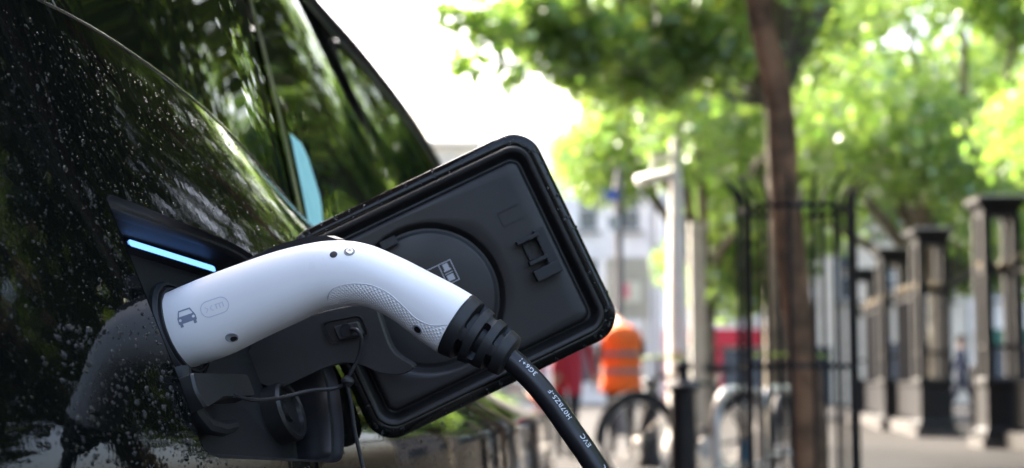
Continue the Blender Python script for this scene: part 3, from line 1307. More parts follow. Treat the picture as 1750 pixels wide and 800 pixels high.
def cable_text(txt, px, py, size, name):
    fc = bpy.data.curves.new('print_text', 'FONT')
    fc.body = txt
    fc.size = size
    fc.align_x = 'CENTER'
    fc.align_y = 'CENTER'
    fc.space_character = 1.12
    fc.resolution_u = 3
    ob = bpy.data.objects.new('print_text', fc)
    COL.objects.link(ob)
    bpy.context.view_layer.update()
    me = bpy.data.meshes.new_from_object(ob.evaluated_get(bpy.context.evaluated_depsgraph_get()))
    bpy.data.objects.remove(ob)
    bm = bmesh.new()
    bm.from_mesh(me)
    s0 = arc_at_px(px, py)
    vs = []
    for v in bm.verts:
        s = s0 - v.co.x
        p, t, f, side_ = cable_frame(s)
        th = R(34) - v.co.y / CR
        q = p + (f * math.cos(th) + (RGTc(side_)) * math.sin(th)) * (CR + 0.00012)
        vs.append(q)
    fs = [[v.index for v in fa.verts] for fa in bm.faces]
    bm.free()
    return mesh_obj(name, vs, fs, PRINT, cable, smooth=False)


def RGTc(s):
    return s if s.x > 0 else -s


cable_text('3G6+1', 897, 634, 0.0044, 'cable_print')
cable_text('H07BZ5-F', 954, 693, 0.0044, 'cable_print')
cable_text('EVC', 1006, 750, 0.0044, 'cable_print')
cable_text('L', 1033, 796, 0.0044, 'cable_print')
#@@BACKGROUND
# ------------------------------------------------------------------ charging post beside the camera, behind the view
post = empty('charging_post', (1.0, -0.42, 0), 'grey charging post at the kerb feeding the black cable', 'charging post')
post_body = MB().box((0, 0, 0.6), (0.24, 0.2, 1.2)).build('housing', GREYMETAL, post, smooth=False)
bv = post_body.modifiers.new('bevel', 'BEVEL'); bv.width = 0.03; bv.segments = 4
MB().box((0, 0, 0.03), (0.32, 0.28, 0.06)).build('base_plate', IRON, post, smooth=False)
MB().lathe([(0.035, 0), (0.035, 0.03), (0.02, 0.035), (0, 0.035)], (-0.02, 0.098, 0.62), (0, 1, 0), 24).build('outlet', DARK, post)

# ------------------------------------------------------------------ trees
def leaf_material(name, c1, c2, t1):
    m = bpy.data.materials.new(name)
    m.use_nodes = True
    nt = m.node_tree
    nt.nodes.remove(nt.nodes['Principled BSDF'])
    out = nt.nodes['Material Output']
    geo = nt.nodes.new('ShaderNodeNewGeometry')
    rp = nt.nodes.new('ShaderNodeValToRGB')
    rp.color_ramp.elements[0].color = (*c1, 1)
    rp.color_ramp.elements[1].color = (*c2, 1)
    nt.links.new(geo.outputs['Random Per Island'], rp.inputs['Fac'])
    d = nt.nodes.new('ShaderNodeBsdfDiffuse')
    nt.links.new(rp.outputs['Color'], d.inputs['Color'])
    tr = nt.nodes.new('ShaderNodeBsdfTranslucent')
    mx = nt.nodes.new('ShaderNodeMix')
    mx.data_type = 'RGBA'
    mx.blend_type = 'MULTIPLY'
    mx.inputs['Factor'].default_value = 1
    mx.inputs['B'].default_value = (*t1, 1)
    nt.links.new(rp.outputs['Color'], mx.inputs['A'])
    nt.links.new(mx.outputs['Result'], tr.inputs['Color'])
    ad = nt.nodes.new('ShaderNodeAddShader')
    nt.links.new(d.outputs[0], ad.inputs[0])
    nt.links.new(tr.outputs[0], ad.inputs[1])
    gl_ = nt.nodes.new('ShaderNodeBsdfGlossy')
    gl_.inputs['Roughness'].default_value = 0.35
    gl_.inputs['Color'].default_value = (0.9, 0.95, 0.9, 1)
    ms = nt.nodes.new('ShaderNodeMixShader')
    ms.inputs['Fac'].default_value = 0.09
    nt.links.new(ad.outputs[0], ms.inputs[1])
    nt.links.new(gl_.outputs[0], ms.inputs[2])
    nt.links.new(ms.outputs[0], out.inputs['Surface'])
    return m


LEAF = leaf_material('plane_leaf', (0.05, 0.088, 0.028), (0.125, 0.155, 0.048), (1.85, 2.1, 1.0))
LEAF_D = leaf_material('shaded_leaf', (0.03, 0.055, 0.014), (0.08, 0.105, 0.026), (1.5, 1.6, 0.6))  # shade put into the leaf colour, for darker reflections in the car
BARK = mat('brown_bark', (0.36, 0.20, 0.105), 0.85, var=(7, (0.13, 0.08, 0.045), 0.4, 0.6), bump=(40, 0.6, 0.02))
BARK_P = mat('plane_bark', (0.16, 0.14, 0.10), 0.85, var=(3, (0.08, 0.07, 0.05), 0.4, 0.6), bump=(25, 0.5, 0.02))


def leaf_mesh(clumps, n, size, seed):
    """n folded leaf blades gathered in clumps (centre, radii)"""
    r_ = np.random.default_rng(seed)
    wts = np.array([c[1][0] * c[1][1] * c[1][2] for c in clumps]) ** 0.75
    ci = r_.choice(len(clumps), n, p=wts / wts.sum())
    cen = np.array([c[0] for c in clumps])[ci]
    rad = np.array([c[1] for c in clumps])[ci]
    d = r_.normal(size=(n, 3))
    d /= np.linalg.norm(d, axis=1)[:, None]
    rr_ = r_.uniform(0.35, 1.0, (n, 1)) ** 0.6
    p = cen + d * rad * rr_ + r_.normal(size=(n, 3)) * 0.06
    nrm_ = r_.normal(size=(n, 3)) + np.array([0, 0, 0.8])
    nrm_ /= np.linalg.norm(nrm_, axis=1)[:, None]
    ax = np.cross(nrm_, r_.normal(size=(n, 3)))
    ax /= np.linalg.norm(ax, axis=1)[:, None]
    bt = np.cross(nrm_, ax)
    s = size * r_.uniform(0.55, 1.25, (n, 1))
    v0 = p - ax * s * 0.5
    v1 = p + bt * s * 0.42 + nrm_ * s * 0.12 + ax * s * 0.05
    v2 = p + ax * s * 0.55
    v3 = p - bt * s * 0.42 + nrm_ * s * 0.12 + ax * s * 0.05
    V = np.stack([v0, v1, v2, v3], 1).reshape(-1, 3)
    me = bpy.data.meshes.new('crown')
    me.vertices.add(4 * n)
    me.vertices.foreach_set('co', V.ravel())
    base = np.arange(n)[:, None] * 4
    tri = np.concatenate([base + np.array([0, 1, 2]), base + np.array([0, 2, 3])], 1).reshape(-1)
    me.loops.add(6 * n)
    me.loops.foreach_set('vertex_index', tri.astype(np.int32))
    me.polygons.add(2 * n)
    me.polygons.foreach_set('loop_start', (np.arange(2 * n) * 3).astype(np.int32))
    me.polygons.foreach_set('loop_total', np.full(2 * n, 3, np.int32))
    me.update()
    me.validate()
    return me


def tree(base, trunk_r, fork_z, c, rad, n, size, label, seed, m=None, bark=None, lean=(0, 0), nclump=26, group='street trees', trunk_pts=None, boughs=None, bough_n=0):
    """crown centre c and radii rad are relative to the base"""
    m = m or LEAF
    bark = bark or BARK_P
    t = empty('tree', base, label, 'tree', group)
    r_ = random.Random(seed)
    clumps = []
    for k in range(nclump):
        while True:
            d = Vector((r_.uniform(-1, 1), r_.uniform(-1, 1), r_.uniform(-1, 1)))
            if 0.25 < d.length < 1:
                break
        d = d.normalized() * (d.length ** 0.5)
        q = Vector(c) + Vector((d.x * rad[0], d.y * rad[1], d.z * rad[2])) * 0.82
        s = r_.uniform(0.22, 0.42)
        clumps.append((tuple(q), (rad[0] * s, rad[1] * s, rad[2] * s * 0.75)))
    me = leaf_mesh(clumps, n, size, seed)
    me.materials.append(m)
    co = bpy.data.objects.new('crown', me)
    COL.objects.link(co)
    co.parent = t
    if boughs:
        bl = []
        for (q, s) in boughs:
            bl.append((tuple(Vector(q) - Vector(base)), (s, s, s * 0.8)))
        me = leaf_mesh(bl, bough_n, size, seed + 500)
        me.materials.append(m)
        co = bpy.data.objects.new('crown', me)
        COL.objects.link(co)
        co.parent = t
        clumps = bl[::3] + clumps
    mb = MB()
    fork = Vector((lean[0], lean[1], fork_z))
    tp = trunk_pts or [Vector((0, 0, -0.05)), Vector((lean[0] * .3, lean[1] * .3, fork_z * .33)), Vector((lean[0] * .7 + .02, lean[1] * .7, fork_z * .7)), fork]
    tr = wire(tp, 24)
    mb.tube(tr, [trunk_r * (1.25 if i == 0 else 1.0 + 0.06 * math.sin(i * 2.1) - 0.012 * i) for i in range(24)], 14)
    fork = tr[-1]
    for ci_, (q, s) in enumerate(clumps[:14 + (len(boughs) if boughs else 0)]):
        q = Vector(q)
        lr_ = 0.3 if boughs and ci_ < 5 else 1.0
        mid = fork.lerp(q, 0.5) + Vector((r_.uniform(-.3, .3), r_.uniform(-.3, .3), r_.uniform(0, .5))) * (q - fork).length * 0.2
        mb.tube(wire([fork - Vector((0, 0, trunk_r)), mid, q], 8), [lr_ * trunk_r * (0.6 - 0.07 * i) for i in range(8)], 7)
    mb.build('trunk', bark, t)
    return t


# the young tree standing in the iron guard
GT = gnd(1362, 6.8)
tt = tree(GT, 0.068, 3.3, (0.1, 0.3, 4.85), (2.7, 2.4, 2.3), 34000, 0.11, 'slim brown-barked young tree growing inside the round iron guard', 21, LEAF_D, BARK, lean=(-0.16, 0), nclump=64, group=None,
          trunk_pts=[Vector((0.05, 0, -0.05)), Vector((0.03, 0, 0.8)), Vector((-0.04, 0, 1.5)), Vector((-0.06, 0, 2.0)), Vector((-0.14, 0, 2.4)), Vector((-0.15, 0, 2.9)), Vector((-0.12, 0.1, 3.5))])
# leafy boughs
PL = 'plane trees round the square'
tree((9.8, 37, 0), 0.30, 3.2, (0, 0, 7.2), (5.4, 4.5, 4.8), 24000, 0.22, 'plane tree with a low spreading limb behind the gate piers', 31, group=PL)
tree((4.9, 41, 0), 0.30, 3.6, (0, 0, 6.9), (4.0, 4.0, 4.4), 22000, 0.22, 'plane tree rising behind the white tapered lamp column', 32, group=PL)
tree((7.6, 47, 0), 0.30, 4.0, (0, 0, 9.5), (4.6, 4.0, 6.0), 13000, 0.27, 'tall plane tree farther back above the red shopfront', 33, group=PL)
tree((15.0, 43, 0), 0.32, 3.6, (0, 0, 7.5), (5.0, 5.0, 5.5), 14000, 0.26, 'plane tree inside the railings beyond the walking man', 34, group=PL)
tree((10.5, 24, 0), 0.26, 3.4, (0.3, 0, 5.7), (3.8, 3.6, 2.8), 17000, 0.17, 'bright green plane tree overhanging the gate piers', 35, group=PL)
tree((3.3, 20, 0), 0.0001 + 0.16, 4.4, (-0.9, 0, 7.4), (3.6, 3.0, 3.2), 19000, 0.15, 'plane tree whose boughs hang high over the tapered column', 37, group=PL, nclump=48, bough_n=4800,
     boughs=[(at(px, py, d), r0) for px, py, d, r0 in ((775, 35, 17, .22), (800, 105, 17.5, .2), (842, 50, 17, .32), (868, 128, 17, .2), (900, 25, 18, .4), (925, 85, 18, .34), (805, 165, 17.5, .1), (965, 40, 18, .45), (985, 120, 18, .34), (1020, 60, 18, .5), (1045, 140, 19, .4), (1085, 60, 19, .5), (1120, 130, 19, .5), (1165, 60, 19, .5), (1230, 90, 19, .5))])
tree((2.9, 4.6, 0), 0.10, 3.0, (0.2, 0.4, 5.6), (2.5, 2.2, 2.3), 12000, 0.15, 'unseen young street tree added on the pavement between the car and the tree guard', 45, LEAF_D, BARK_P, group=None)  # added out of view to hide bright sky from the car's reflections
# trees along the street at the right, seen in the car's paint and glass
tree((10.5, 14, 0), 0.28, 3.0, (0, 0, 6.5), (4.6, 4.4, 4.4), 13000, 0.24, 'plane tree inside the railings to the right of the guarded tree', 41, LEAF_D, group=PL)
tree((6.6, 6.5, 0), 0.28, 2.6, (0, 0, 5.2), (4.0, 4.4, 3.6), 17000, 0.24, 'plane tree across the pavement level with the car bonnet', 42, LEAF_D, group=PL)
tree((9.4, -1.5, 0), 0.28, 2.8, (0, 0, 5.4), (4.0, 4.2, 3.6), 12000, 0.24, 'plane tree across the pavement behind the charging post', 43, group=PL)

# ------------------------------------------------------------------ iron tree guard
gd = empty('tree_guard', GT, 'tall round iron guard of upright bars around the young tree', 'tree guard')
GRD = 0.245
NB_ = 16
for k in range(NB_):
    a = 2 * math.pi * (k + 0.3) / NB_
    d = Vector((math.cos(a), math.sin(a), 0))
    mb = MB()
    top = [d * GRD + Vector((0, 0, 0.0)), d * GRD + Vector((0, 0, 1.50)), d * GRD + Vector((0, 0, 1.57)), d * (GRD + 0.02) + Vector((0, 0, 1.62)), d * (GRD + 0.055) + Vector((0, 0, 1.655))]
    mb.tube(top, [0.0095, 0.0095, 0.0095, 0.009, 0.006], 8)
    mb.build('bar', IRON, gd)
for z in (0.15, 0.87, 1.53):
    mb = MB()
    ring = [Vector((math.cos(2 * math.pi * k / 48), math.sin(2 * math.pi * k / 48), 0)) for k in range(48)]
    V, Fq = [], []
    prof = [(GRD - 0.018, z - .010), (GRD - 0.0115, z - .010), (GRD - 0.0115, z + .010), (GRD - 0.018, z + .010)]
    rings = [[p * r0 + Vector((0, 0, z0)) for p in ring] for r0, z0 in prof]
    rings.append(rings[0])
    mb.add(*loft(rings))
    mb.build('hoop', IRON, gd)

# ------------------------------------------------------------------ bollards
def bollard(px, d, h, label, rad=0.105):
    b = empty('bollard', gnd(px, d), label, 'bollard', None)
    s = h / 1.05
    MB().lathe([(rad * 1.25, 0), (rad * 1.25, 0.10 * s), (rad * 1.05, 0.14 * s), (rad, 0.18 * s), (rad * 0.86, 0.80 * s), (rad * 0.86, 0.81 * s)], n=20).build('shaft', IRON, b)
    MB().lathe([(rad * 0.9, 0.805 * s), (rad * 1.2, 0.825 * s), (rad * 1.2, 0.85 * s), (rad * 0.8, 0.88 * s)], n=20).build('collar', IRON, b)
    MB().lathe([(rad * 0.75, 0.875 * s), (rad * 0.42, 0.915 * s), (rad * 0.36, 0.94 * s), (rad * 0.6, 0.975 * s), (rad * 0.62, 1.0 * s), (rad * 0.4, 1.035 * s), (0.0, 1.05 * s)], n=16).build('finial', IRON, b)
    return b


bollard(1166, 11.2, 0.97, 'black iron bollard with finial in front of the tapered column', 0.10)
bollard(1108, 15.5, 0.86, 'black iron bollard beside the worker in the orange vest', 0.10)
p = empty('bollard', gnd(1661, 23.0), 'slim plain dark post between the two gate piers nearest the walking man', 'bollard', None)
MB().lathe([(0.075, 0), (0.075, 0.08), (0.055, 0.1), (0.05, 0.95), (0.06, 0.97), (0.06, 1.02), (0.02, 1.06)], n=16).build('shaft', IRON, p)

# ------------------------------------------------------------------ gate piers and railings
def pier(loc, h, label, w=0.44):
    p = empty('gate_pier', loc, label, 'gate pier', 'open iron gate piers')
    MB().box((0, 0, 0.06), (w * 1.5, w * 1.5, 0.12)).build('stone_base', mat('dark_stone', (.07, .065, .06), .8, var=(5, (.045, .042, .04), .3, .6)), p, smooth=False)
    mb = MB()
    pr = [(w * .62, .12), (w * .62, .2), (w * .54, .26), (w * .54, .74), (w * .6, .78), (w * .6, .84), (w * .5, .88)]
    V, Fq = loft([[Vector((sx * r0, sy * r0, z0)) for sx, sy in ((1, 1), (-1, 1), (-1, -1), (1, -1))] for r0, z0 in pr], True, True, True)
    mb.add(V, Fq)
    mb.build('plinth', IRON, p, smooth=False)
    for sx in (-1, 1):
        for sy in (-1, 1):
            MB().box((sx * w * .42, sy * w * .42, (h - .25 + .87) / 2), (.11, .11, h - .25 - .87)).build('corner_post', IRON, p, smooth=False)
    for z in (h * .70, h * .40):
        mb = MB()
        for s in (-1, 1):
            mb.box((s * w * .42, 0, z), (.05, w * .7, .05))
            mb.box((0, s * w * .42, z), (w * .7, .05, .05))
        mb.build('cross_band', IRON, p, smooth=False)
    mb = MB()
    for s in (-1, 1):
        for k in (-.22, 0, .22):
            mb.lathe([(.02, 0), (.035, .04), (.02, .09), (.0, .14)], (s * w * .42, k * w, h * .70 + .026), n=8)
            mb.lathe([(.02, 0), (.035, .04), (.02, .09), (.0, .14)], (k * w, s * w * .42, h * .70 + .026), n=8)
    mb.build('gilt_ornament', GOLD, p)
    mb = MB()
    mb.add(*loft([[Vector((sx * r0, sy * r0, z0)) for sx, sy in ((1, 1), (-1, 1), (-1, -1), (1, -1))] for r0, z0 in [(w * .5, h - .26), (w * .52, h - .18), (w * .66, h - .10), (w * .7, h - .08), (w * .7, h - .02), (w * .6, h)]], True, True, True))
    mb.build('cap', IRON, p, smooth=False)
    return p


piers = [gnd(1706, 20.2), gnd(1590, 24.4), gnd(1526, 28.0), gnd(1474, 33.0)]
names = ['open iron gate pier with flared cap beside the slim plain dark post', 'open iron gate pier between the walking man and the shorter railing run', 'open iron gate pier flanking the gilded railing panel', 'open iron gate pier seen through the bars of the tree guard']
for q, nm in zip(piers, names):
    pier(q, 3.14, nm)


def railing(a, b, label, h=2.3):
    a, b = Vector(a), Vector(b)
    L = (b - a).length
    rz_ = math.atan2(b.y - a.y, b.x - a.x)
    r = empty('railing', a, label, 'railing', 'iron railings with gilt tips', rz_)
    MB().box((L / 2, 0, 0.1), (L, .30, .2)).build('stone_plinth', mat('dark_stone', (.07, .065, .06), .8), r, smooth=False)
    MB().box((L / 2, 0, .5), (L, .03, .5)).build('lower_panel', IRON, r, smooth=False)
    for z in (.80, h - .12):
        MB().box((L / 2, 0, z), (L, .05, .06)).build('rail', IRON, r, smooth=False)
    n = max(2, int(L / .145))
    bar = None
    for k in range(n):
        x = (k + .5) * L / n
        if bar is None:
            bar = MB().tube([(0, 0, .76), (0, 0, h)], .014, 6).build('bar', IRON, r)
            tip = MB().lathe([(.014, 0), (.024, .04), (.014, .08), (0, .14)], (0, 0, h - .005), n=8).build('spear_tip', GOLD, r)
        else:
            bo, tp = bar.copy(), tip.copy()
            for o in (bo, tp):
                COL.objects.link(o)
                o.parent = r
            bo.location.x = x
            tp.location.x = x
            continue
        bar.location.x = x
        tip.location.x = x
    return r


def inner(a, b, t=.34):
    d = (b - a).normalized() * t
    return a + d, b - d


railing(*inner(piers[1], piers[2]), 'iron railing with gilt tips and solid lower panel between two piers')
railing(*inner(piers[2], piers[3]), 'iron railing with gilt tips behind the bars of the tree guard')
q0 = piers[0] + Vector((0.9, -3.6, 0))
railing(*inner(piers[0], q0), 'tall iron railing with gilt tips running on from the end pier')
q1 = q0 + Vector((1.0, -8, 0))
railing(*inner(q0, q1, .1), 'long iron railing with gilt tips along the pavement opposite the car')
# tall gate leaf stiles next to the end pier
# ------------------------------------------------------------------ lamp column, posts, signs
WP = mat('white_paint', (0.8, 0.79, 0.75), 0.4, var=(6, (0.7, 0.69, 0.65), 0.3, 0.6))
t = empty('lamp_column', gnd(1157, 20), 'tall white tapered column carrying a flat floodlight on a bracket', 'lamp column')
MB().lathe([(.18, 0), (.18, .12), (.13, .14), (.125, 1.6), (.10, 2.6), (.055, 3.78), (.045, 3.86), (0, 3.88)], n=20).build('column', WP, t)
MB().box((-.16, 0, 3.62), (.30, .05, .09)).build('bracket', WP, t, smooth=False)
MB().box((-.28, 0, 3.50), (.07, .06, .25)).build('drop_arm', WP, t, smooth=False)
fl_ = MB().box((-.28, -.05, 3.36), (.44, .34, .11), Matrix.Rotation(R(-12), 3, 'Y') @ Matrix.Rotation(R(12), 3, 'X')).build('floodlight', WP, t, smooth=False)
bv = fl_.modifiers.new('bevel', 'BEVEL'); bv.width = .03; bv.segments = 3
MB().box((0, -.128, .95), (.16, .02, .5)).build('access_door', mat('beige_panel', (.55, .45, .33), .5), t, smooth=False)
t = empty('square_post', gnd(1192, 22), 'plain square grey post standing behind the tapered column', 'post')
MB().box((0, 0, 1.5), (.2, .2, 3.0)).build('shaft', mat('grey_post', (.36, .35, .32), .6, var=(4, (.28, .27, .25), .3, .6)), t, smooth=False)
MB().box((0, 0, .05), (.34, .34, .1)).build('foot', STONE, t, smooth=False)
t = empty('sign_post', gnd(1058, 25), 'slim dark lamp post with a small blue sign', 'post')
MB().lathe([(.12, 0), (.12, .3), (.07, .4), (.06, 3.4), (.075, 3.5), (.075, 3.9), (.05, 4.0), (.03, 4.15)], n=14).build('shaft', mat('dark_grey_paint', (.10, .10, .12), .5), t)
MB().box((-.11, -.09, 3.72), (.2, .03, .17)).build('blue_sign', mat('blue_sign', (.04, .10, .5), .4), t, smooth=False)
MB().box((-.08, -.09, 3.28), (.2, .03, .22)).build('plate', mat('pale_blue_plate', (.35, .42, .55), .4), t, smooth=False)
t = empty('notice_board', gnd(1072, 27.5), 'pale grey notice board with a pink and white poster', 'notice board')
MB().box((0, 0, 2.42), (.74, .07, 1.05)).build('board', mat('board_grey', (.48, .50, .48), .6, var=(3, (.40, .42, .40), .3, .6)), t, smooth=False)
for s in (-1, 1):
    MB().box((s * .30, .06, 1.45), (.06, .06, 2.9)).build('leg', GREYMETAL, t, smooth=False)
po = MB().box((.09, -.042, 2.35), (.30, .012, .36)).build('poster', mat('poster_white', (.75, .8, .76), .6), t, smooth=False)
MB().box((-.01, -.051, 2.37), (.09, .008, .26)).build('poster_print', mat('poster_pink', (.75, .25, .35), .6), po, smooth=False)

# ------------------------------------------------------------------ bicycle stands and bicycle
SS = mat('brushed_steel', (.55, .53, .50), .35, .8, bump=(60, .1, .002))


def cycle_stand(px, d, rz_, label, w=.75, h=.76):
    s = empty('cycle_stand', gnd(px, d), label, 'cycle stand', 'steel cycle stands', rz_)
    pts = [(-w / 2, 0, 0), (-w / 2, 0, h - .2)]
    for k in range(1, 7):
        a = R(180 - 15 * k)
        pts.append((-w / 2 + .2 + .2 * math.cos(a), 0, h - .2 + .2 * math.sin(a)))
    for k in range(0, 7):
        a = R(90 - 15 * k)
        pts.append((w / 2 - .2 + .2 * math.cos(a), 0, h - .2 + .2 * math.sin(a)))
    pts.append((w / 2, 0, 0))
    MB().tube(pts, .026, 12).build('hoop', SS, s)
    for x in (-w / 2, w / 2):
        MB().lathe([(.07, 0), (.07, .012), (.03, .014)], (x, 0, 0), n=14).build('foot_plate', SS, s)
    MB().tube([(-w / 2, 0, .34), (w / 2, 0, .34)], .018, 10).build('cross_bar', SS, s)
    return s


cs = cycle_stand(1262, 9.0, R(62), 'steel cycle stand with a round blue badge beside the tree guard')
cs2 = MB().lathe([(.0, -.004), (.062, -.004), (.062, .004), (0, .004)], (0, -.02, .42), (0, 1, 0), 24)
cs2.build('badge', mat('badge_blue', (.08, .33, .55), .4), cs)
cycle_stand(1330, 10.6, R(62), 'steel cycle stand half hidden behind the tree guard bars')


def bicycle(loc, rz_, label):
    b = empty('bicycle', loc, label, 'bicycle', None, rz_)
    lime = mat('lime_paint', (.35, .5, .05), .35)
    blk = mat('bike_black', (.015, .015, .016), .4)
    for x in (-.53, .53):
        w = MB()
        pts = [Vector((x + .335 * math.cos(2 * math.pi * k / 40), 0, .35 + .335 * math.sin(2 * math.pi * k / 40))) for k in range(41)]
        w = w.tube(pts, .020, 8, False).build('wheel', TYRE, b)
        MB().tube([Vector((x + .31 * math.cos(2 * math.pi * k / 40), 0, .35 + .31 * math.sin(2 * math.pi * k / 40))) for k in range(41)], .010, 6, False).build('rim', SS, w)
        sp = MB()
        for k in range(18):
            a = 2 * math.pi * k / 18
            sp.tube([(x, .02 * (-1) ** k, .35), (x + .305 * math.cos(a), 0, .35 + .305 * math.sin(a))], .0016, 4)
        sp.lathe([(.025, -.04), (.025, .04)], (x, 0, .35), (0, 1, 0), 10)
        sp.build('spokes', SS, w)
        MB().tube([Vector((x + .375 * math.cos(R(a)), 0, .35 + .375 * math.sin(R(a)))) for a in range(15, 190, 8)], .024, 8).build('mudguard', blk, b)
    fr = MB()
    bb, seat, head, hl = Vector((.08, 0, .29)), Vector((.22, 0, .78)), Vector((-.34, 0, .86)), Vector((-.37, 0, .70))
    for s, e in ((bb, seat), (seat, head), (bb, hl), (head, hl)):
        fr.tube([s, e], .018, 8)
    for y in (-.05, .05):
        fr.tube([bb, (.53, y, .35)], .01, 6)
        fr.tube([seat, (.53, y, .35)], .009, 6)
    fr.build('frame', blk, b)
    fk = MB()
    for y in (-.05, .05):
        fk.tube([hl, (-.40, y, .66), (-.53, y, .35)], .012, 6)
    fk.build('fork', blk, b)
    MB().tube([head, (-.33, 0, .97), (-.36, .0, 1.0)], .014, 8).build('stem', blk, b)
    MB().tube([(-.28, -.29, .98), (-.36, -.2, 1.0), (-.38, 0, 1.0), (-.36, .2, 1.0), (-.28, .29, .98)], .012, 8).build('handlebar', lime, b)
    MB().tube([seat, (.25, 0, .90)], .013, 8).build('seat_post', SS, b)
    MB().add(*loft([[Vector((x, y * w, .92 + z * .03)) for y, z in ((-1, 0), (-.7, 1), (.7, 1), (1, 0), (.5, -1), (-.5, -1))] for x, w in ((.10, .015), (.16, .03), (.28, .07), (.36, .08), (.38, .06))], True, True, True)).build('saddle', blk, b)
    ck = MB().lathe([(.09, -.004), (.09, .004)], (.08, -.06, .29), (0, 1, 0), 24)
    ck.tube([(.08, -.075, .29), (.02, -.075, .14)], .01, 6)
    ck.tube([(.08, .075, .29), (.14, .075, .44)], .01, 6)
    ck.box((.02, -.12, .135), (.09, .08, .02))
    ck.box((.14, .12, .445), (.09, .08, .02))
    ck.build('crankset', SS, b)
    return b


bicycle(gnd(1153, 12.8) + Vector((.16, .1, 0)), R(28), 'black bicycle with lime handlebar parked behind the finial bollard')
bicycle(gnd(1345, 11.4) + Vector((.1, .3, 0)), R(70), 'black bicycle with lime handlebar standing behind the tree guard')

# ------------------------------------------------------------------ people
SKIN = mat('skin', (.42, .26, .19), .55)


def person(loc, rz_, label, top, legs, skin=SKIN, hair=(.03, .02, .015), bow=0.0, arms='down', stride=0.0, vest=None, name='person', H=1.76, hem=.97):
    """standing figure facing local -Y; bow = forward head tilt"""
    p = empty(name, loc, label, 'person', None, rz_)
    k = H / 1.76
    J, E, RD = [], [], []

    def j(x, y, z, r, par=None):
        J.append(Vector((x, y, z)) * k)
        RD.append(r * k)
        if par is not None:
            E.append((par, len(J) - 1))
        return len(J) - 1
    pel = j(0, 0, .96, .14)
    wai = j(0, -.005, 1.12, .135, pel)
    che = j(0, 0, 1.30, .15, wai)
    shl = j(0, .01, 1.43, .11, che)
    nk = j(0, -.01 - bow * .05, 1.51, .055, shl)
    hd0 = j(0, -.02 - bow * .12, 1.58 - bow * .02, .075, nk)
    hd1 = j(0, -.02 - bow * .2, 1.66 - bow * .06, .095, hd0)
    j(0, -.015 - bow * .26, 1.73 - bow * .1, .07, hd1)
    for s in (-1, 1):
        sh = j(s * .18, .01, 1.41, .065, shl)
        if arms == 'down':
            el = j(s * .25, .03 + s * stride * .15, 1.13, .047, sh)
            wr = j(s * .25, -.04 + s * stride * .3, .90, .032, el)
            hand = j(s * .25, -.06 + s * stride * .32, .83, .038, wr)
            fd, sd = Vector((0, -.25, -1)).normalized(), Vector((0, 1, 0))
        else:
            el = j(s * .26, .0, 1.13, .047, sh)
            wr = j(s * .15, -.22, 1.08, .032, el)
            hand = j(s * .11, -.28, 1.08, .038, wr)
            fd, sd = Vector((-s * .5, -1, 0)).normalized(), Vector((0, 0, 1))
        hb = J[hand] / k
        for q in range(4):
            b0 = hb + sd * (.027 - .018 * q) + fd * .045
            l_ = (.032, .036, .034, .026)[q]
            f0 = j(*b0, .0095, hand)
            f1 = j(*(b0 + fd * l_), .009, f0)
            j(*(b0 + fd * l_ * 1.8 + Vector((-s * .012, 0, 0))), .008, f1)
        th = hb + sd * .035 + fd * .005
        t0 = j(*th, .011, hand)
        j(*(th + fd * .035 + sd * .018), .0095, t0)
        hp = j(s * .10, 0, .90, .10, pel)
        st = s * stride
        kn = j(s * .105, -.03 - st * .22, .50, .062, hp)
        an = j(s * .11, .04 - st * .30 + (abs(st) * .1), .09, .043, kn)
        j(s * .12, -.10 - st * .30 + (abs(st) * .1), .04, .04, an)
    me = bpy.data.meshes.new('body')
    me.from_pydata([tuple(v) for v in J], E, [])
    o = bpy.data.objects.new('body', me)
    COL.objects.link(o)
    sk = o.modifiers.new('skin', 'SKIN')
    sk.use_smooth_shade = True
    for i, v in enumerate(me.skin_vertices[0].data):
        v.radius = (RD[i] * (1.25 if i in (wai, che, pel) else 1.0), RD[i] * (.82 if i in (wai, che, pel) else 1.0))
        v.use_root = (i == pel)
    sb = o.modifiers.new('sub', 'SUBSURF')
    sb.levels = sb.render_levels = 2
    bpy.context.view_layer.update()
    me2 = bpy.data.meshes.new_from_object(o.evaluated_get(bpy.context.evaluated_depsgraph_get()))
    bpy.data.objects.remove(o)
    for m in (legs, top, skin, mat('shoe_black', (.015, .015, .015), .5)):
        me2.materials.append(m)
    lo = min(v.co.z for v in me2.vertices)
    wrs = [J[i] for i in range(len(J)) if abs(RD[i] / k - .032) < 1e-6]
    for f in me2.polygons:
        c = f.center
        f.use_smooth = True
        if c.z < .10 * k:
            f.material_index = 3
        elif c.z > 1.49 * k or any((c - w).length < .2 and (c - w).dot(J[len(J) - 1] * 0 + (Vector((0, -.25, -1)) if arms == 'down' else Vector((0, -1, 0)))) > 0 for w in wrs):
            f.material_index = 2
        elif c.z > hem * k or abs(c.x) > .19 * k:
            f.material_index = 1
        else:
            f.material_index = 0
    bo = bpy.data.objects.new('body', me2)
    COL.objects.link(bo)
    bo.parent = p
    bo.location.z = -lo
    hc_ = J[hd1] + Vector((0, .012, .02 - lo))
    # hair cap and face details
    hm = mat('hair_%d' % int(hair[0] * 1000), hair, .6)
    V, Fq = [], []
    rings = []
    for i in range(9):
        t = R(90 - 14 * i)
        ring = []
        for q in range(20):
            a = 2 * math.pi * q / 20
            front = max(0, -math.sin(a))
            rr_ = .107 * k
            tz = max(t, R(90 - 14 * i) if front < .3 else R(20))
            ring.append(hc_ + Vector((math.cos(a) * math.cos(tz) * rr_ * .86, math.sin(a) * math.cos(tz) * rr_, math.sin(tz) * rr_)))
        rings.append(ring)
    mesh_obj('hair', *loft(rings), hm, p, world_space=False)
    fm = MB()
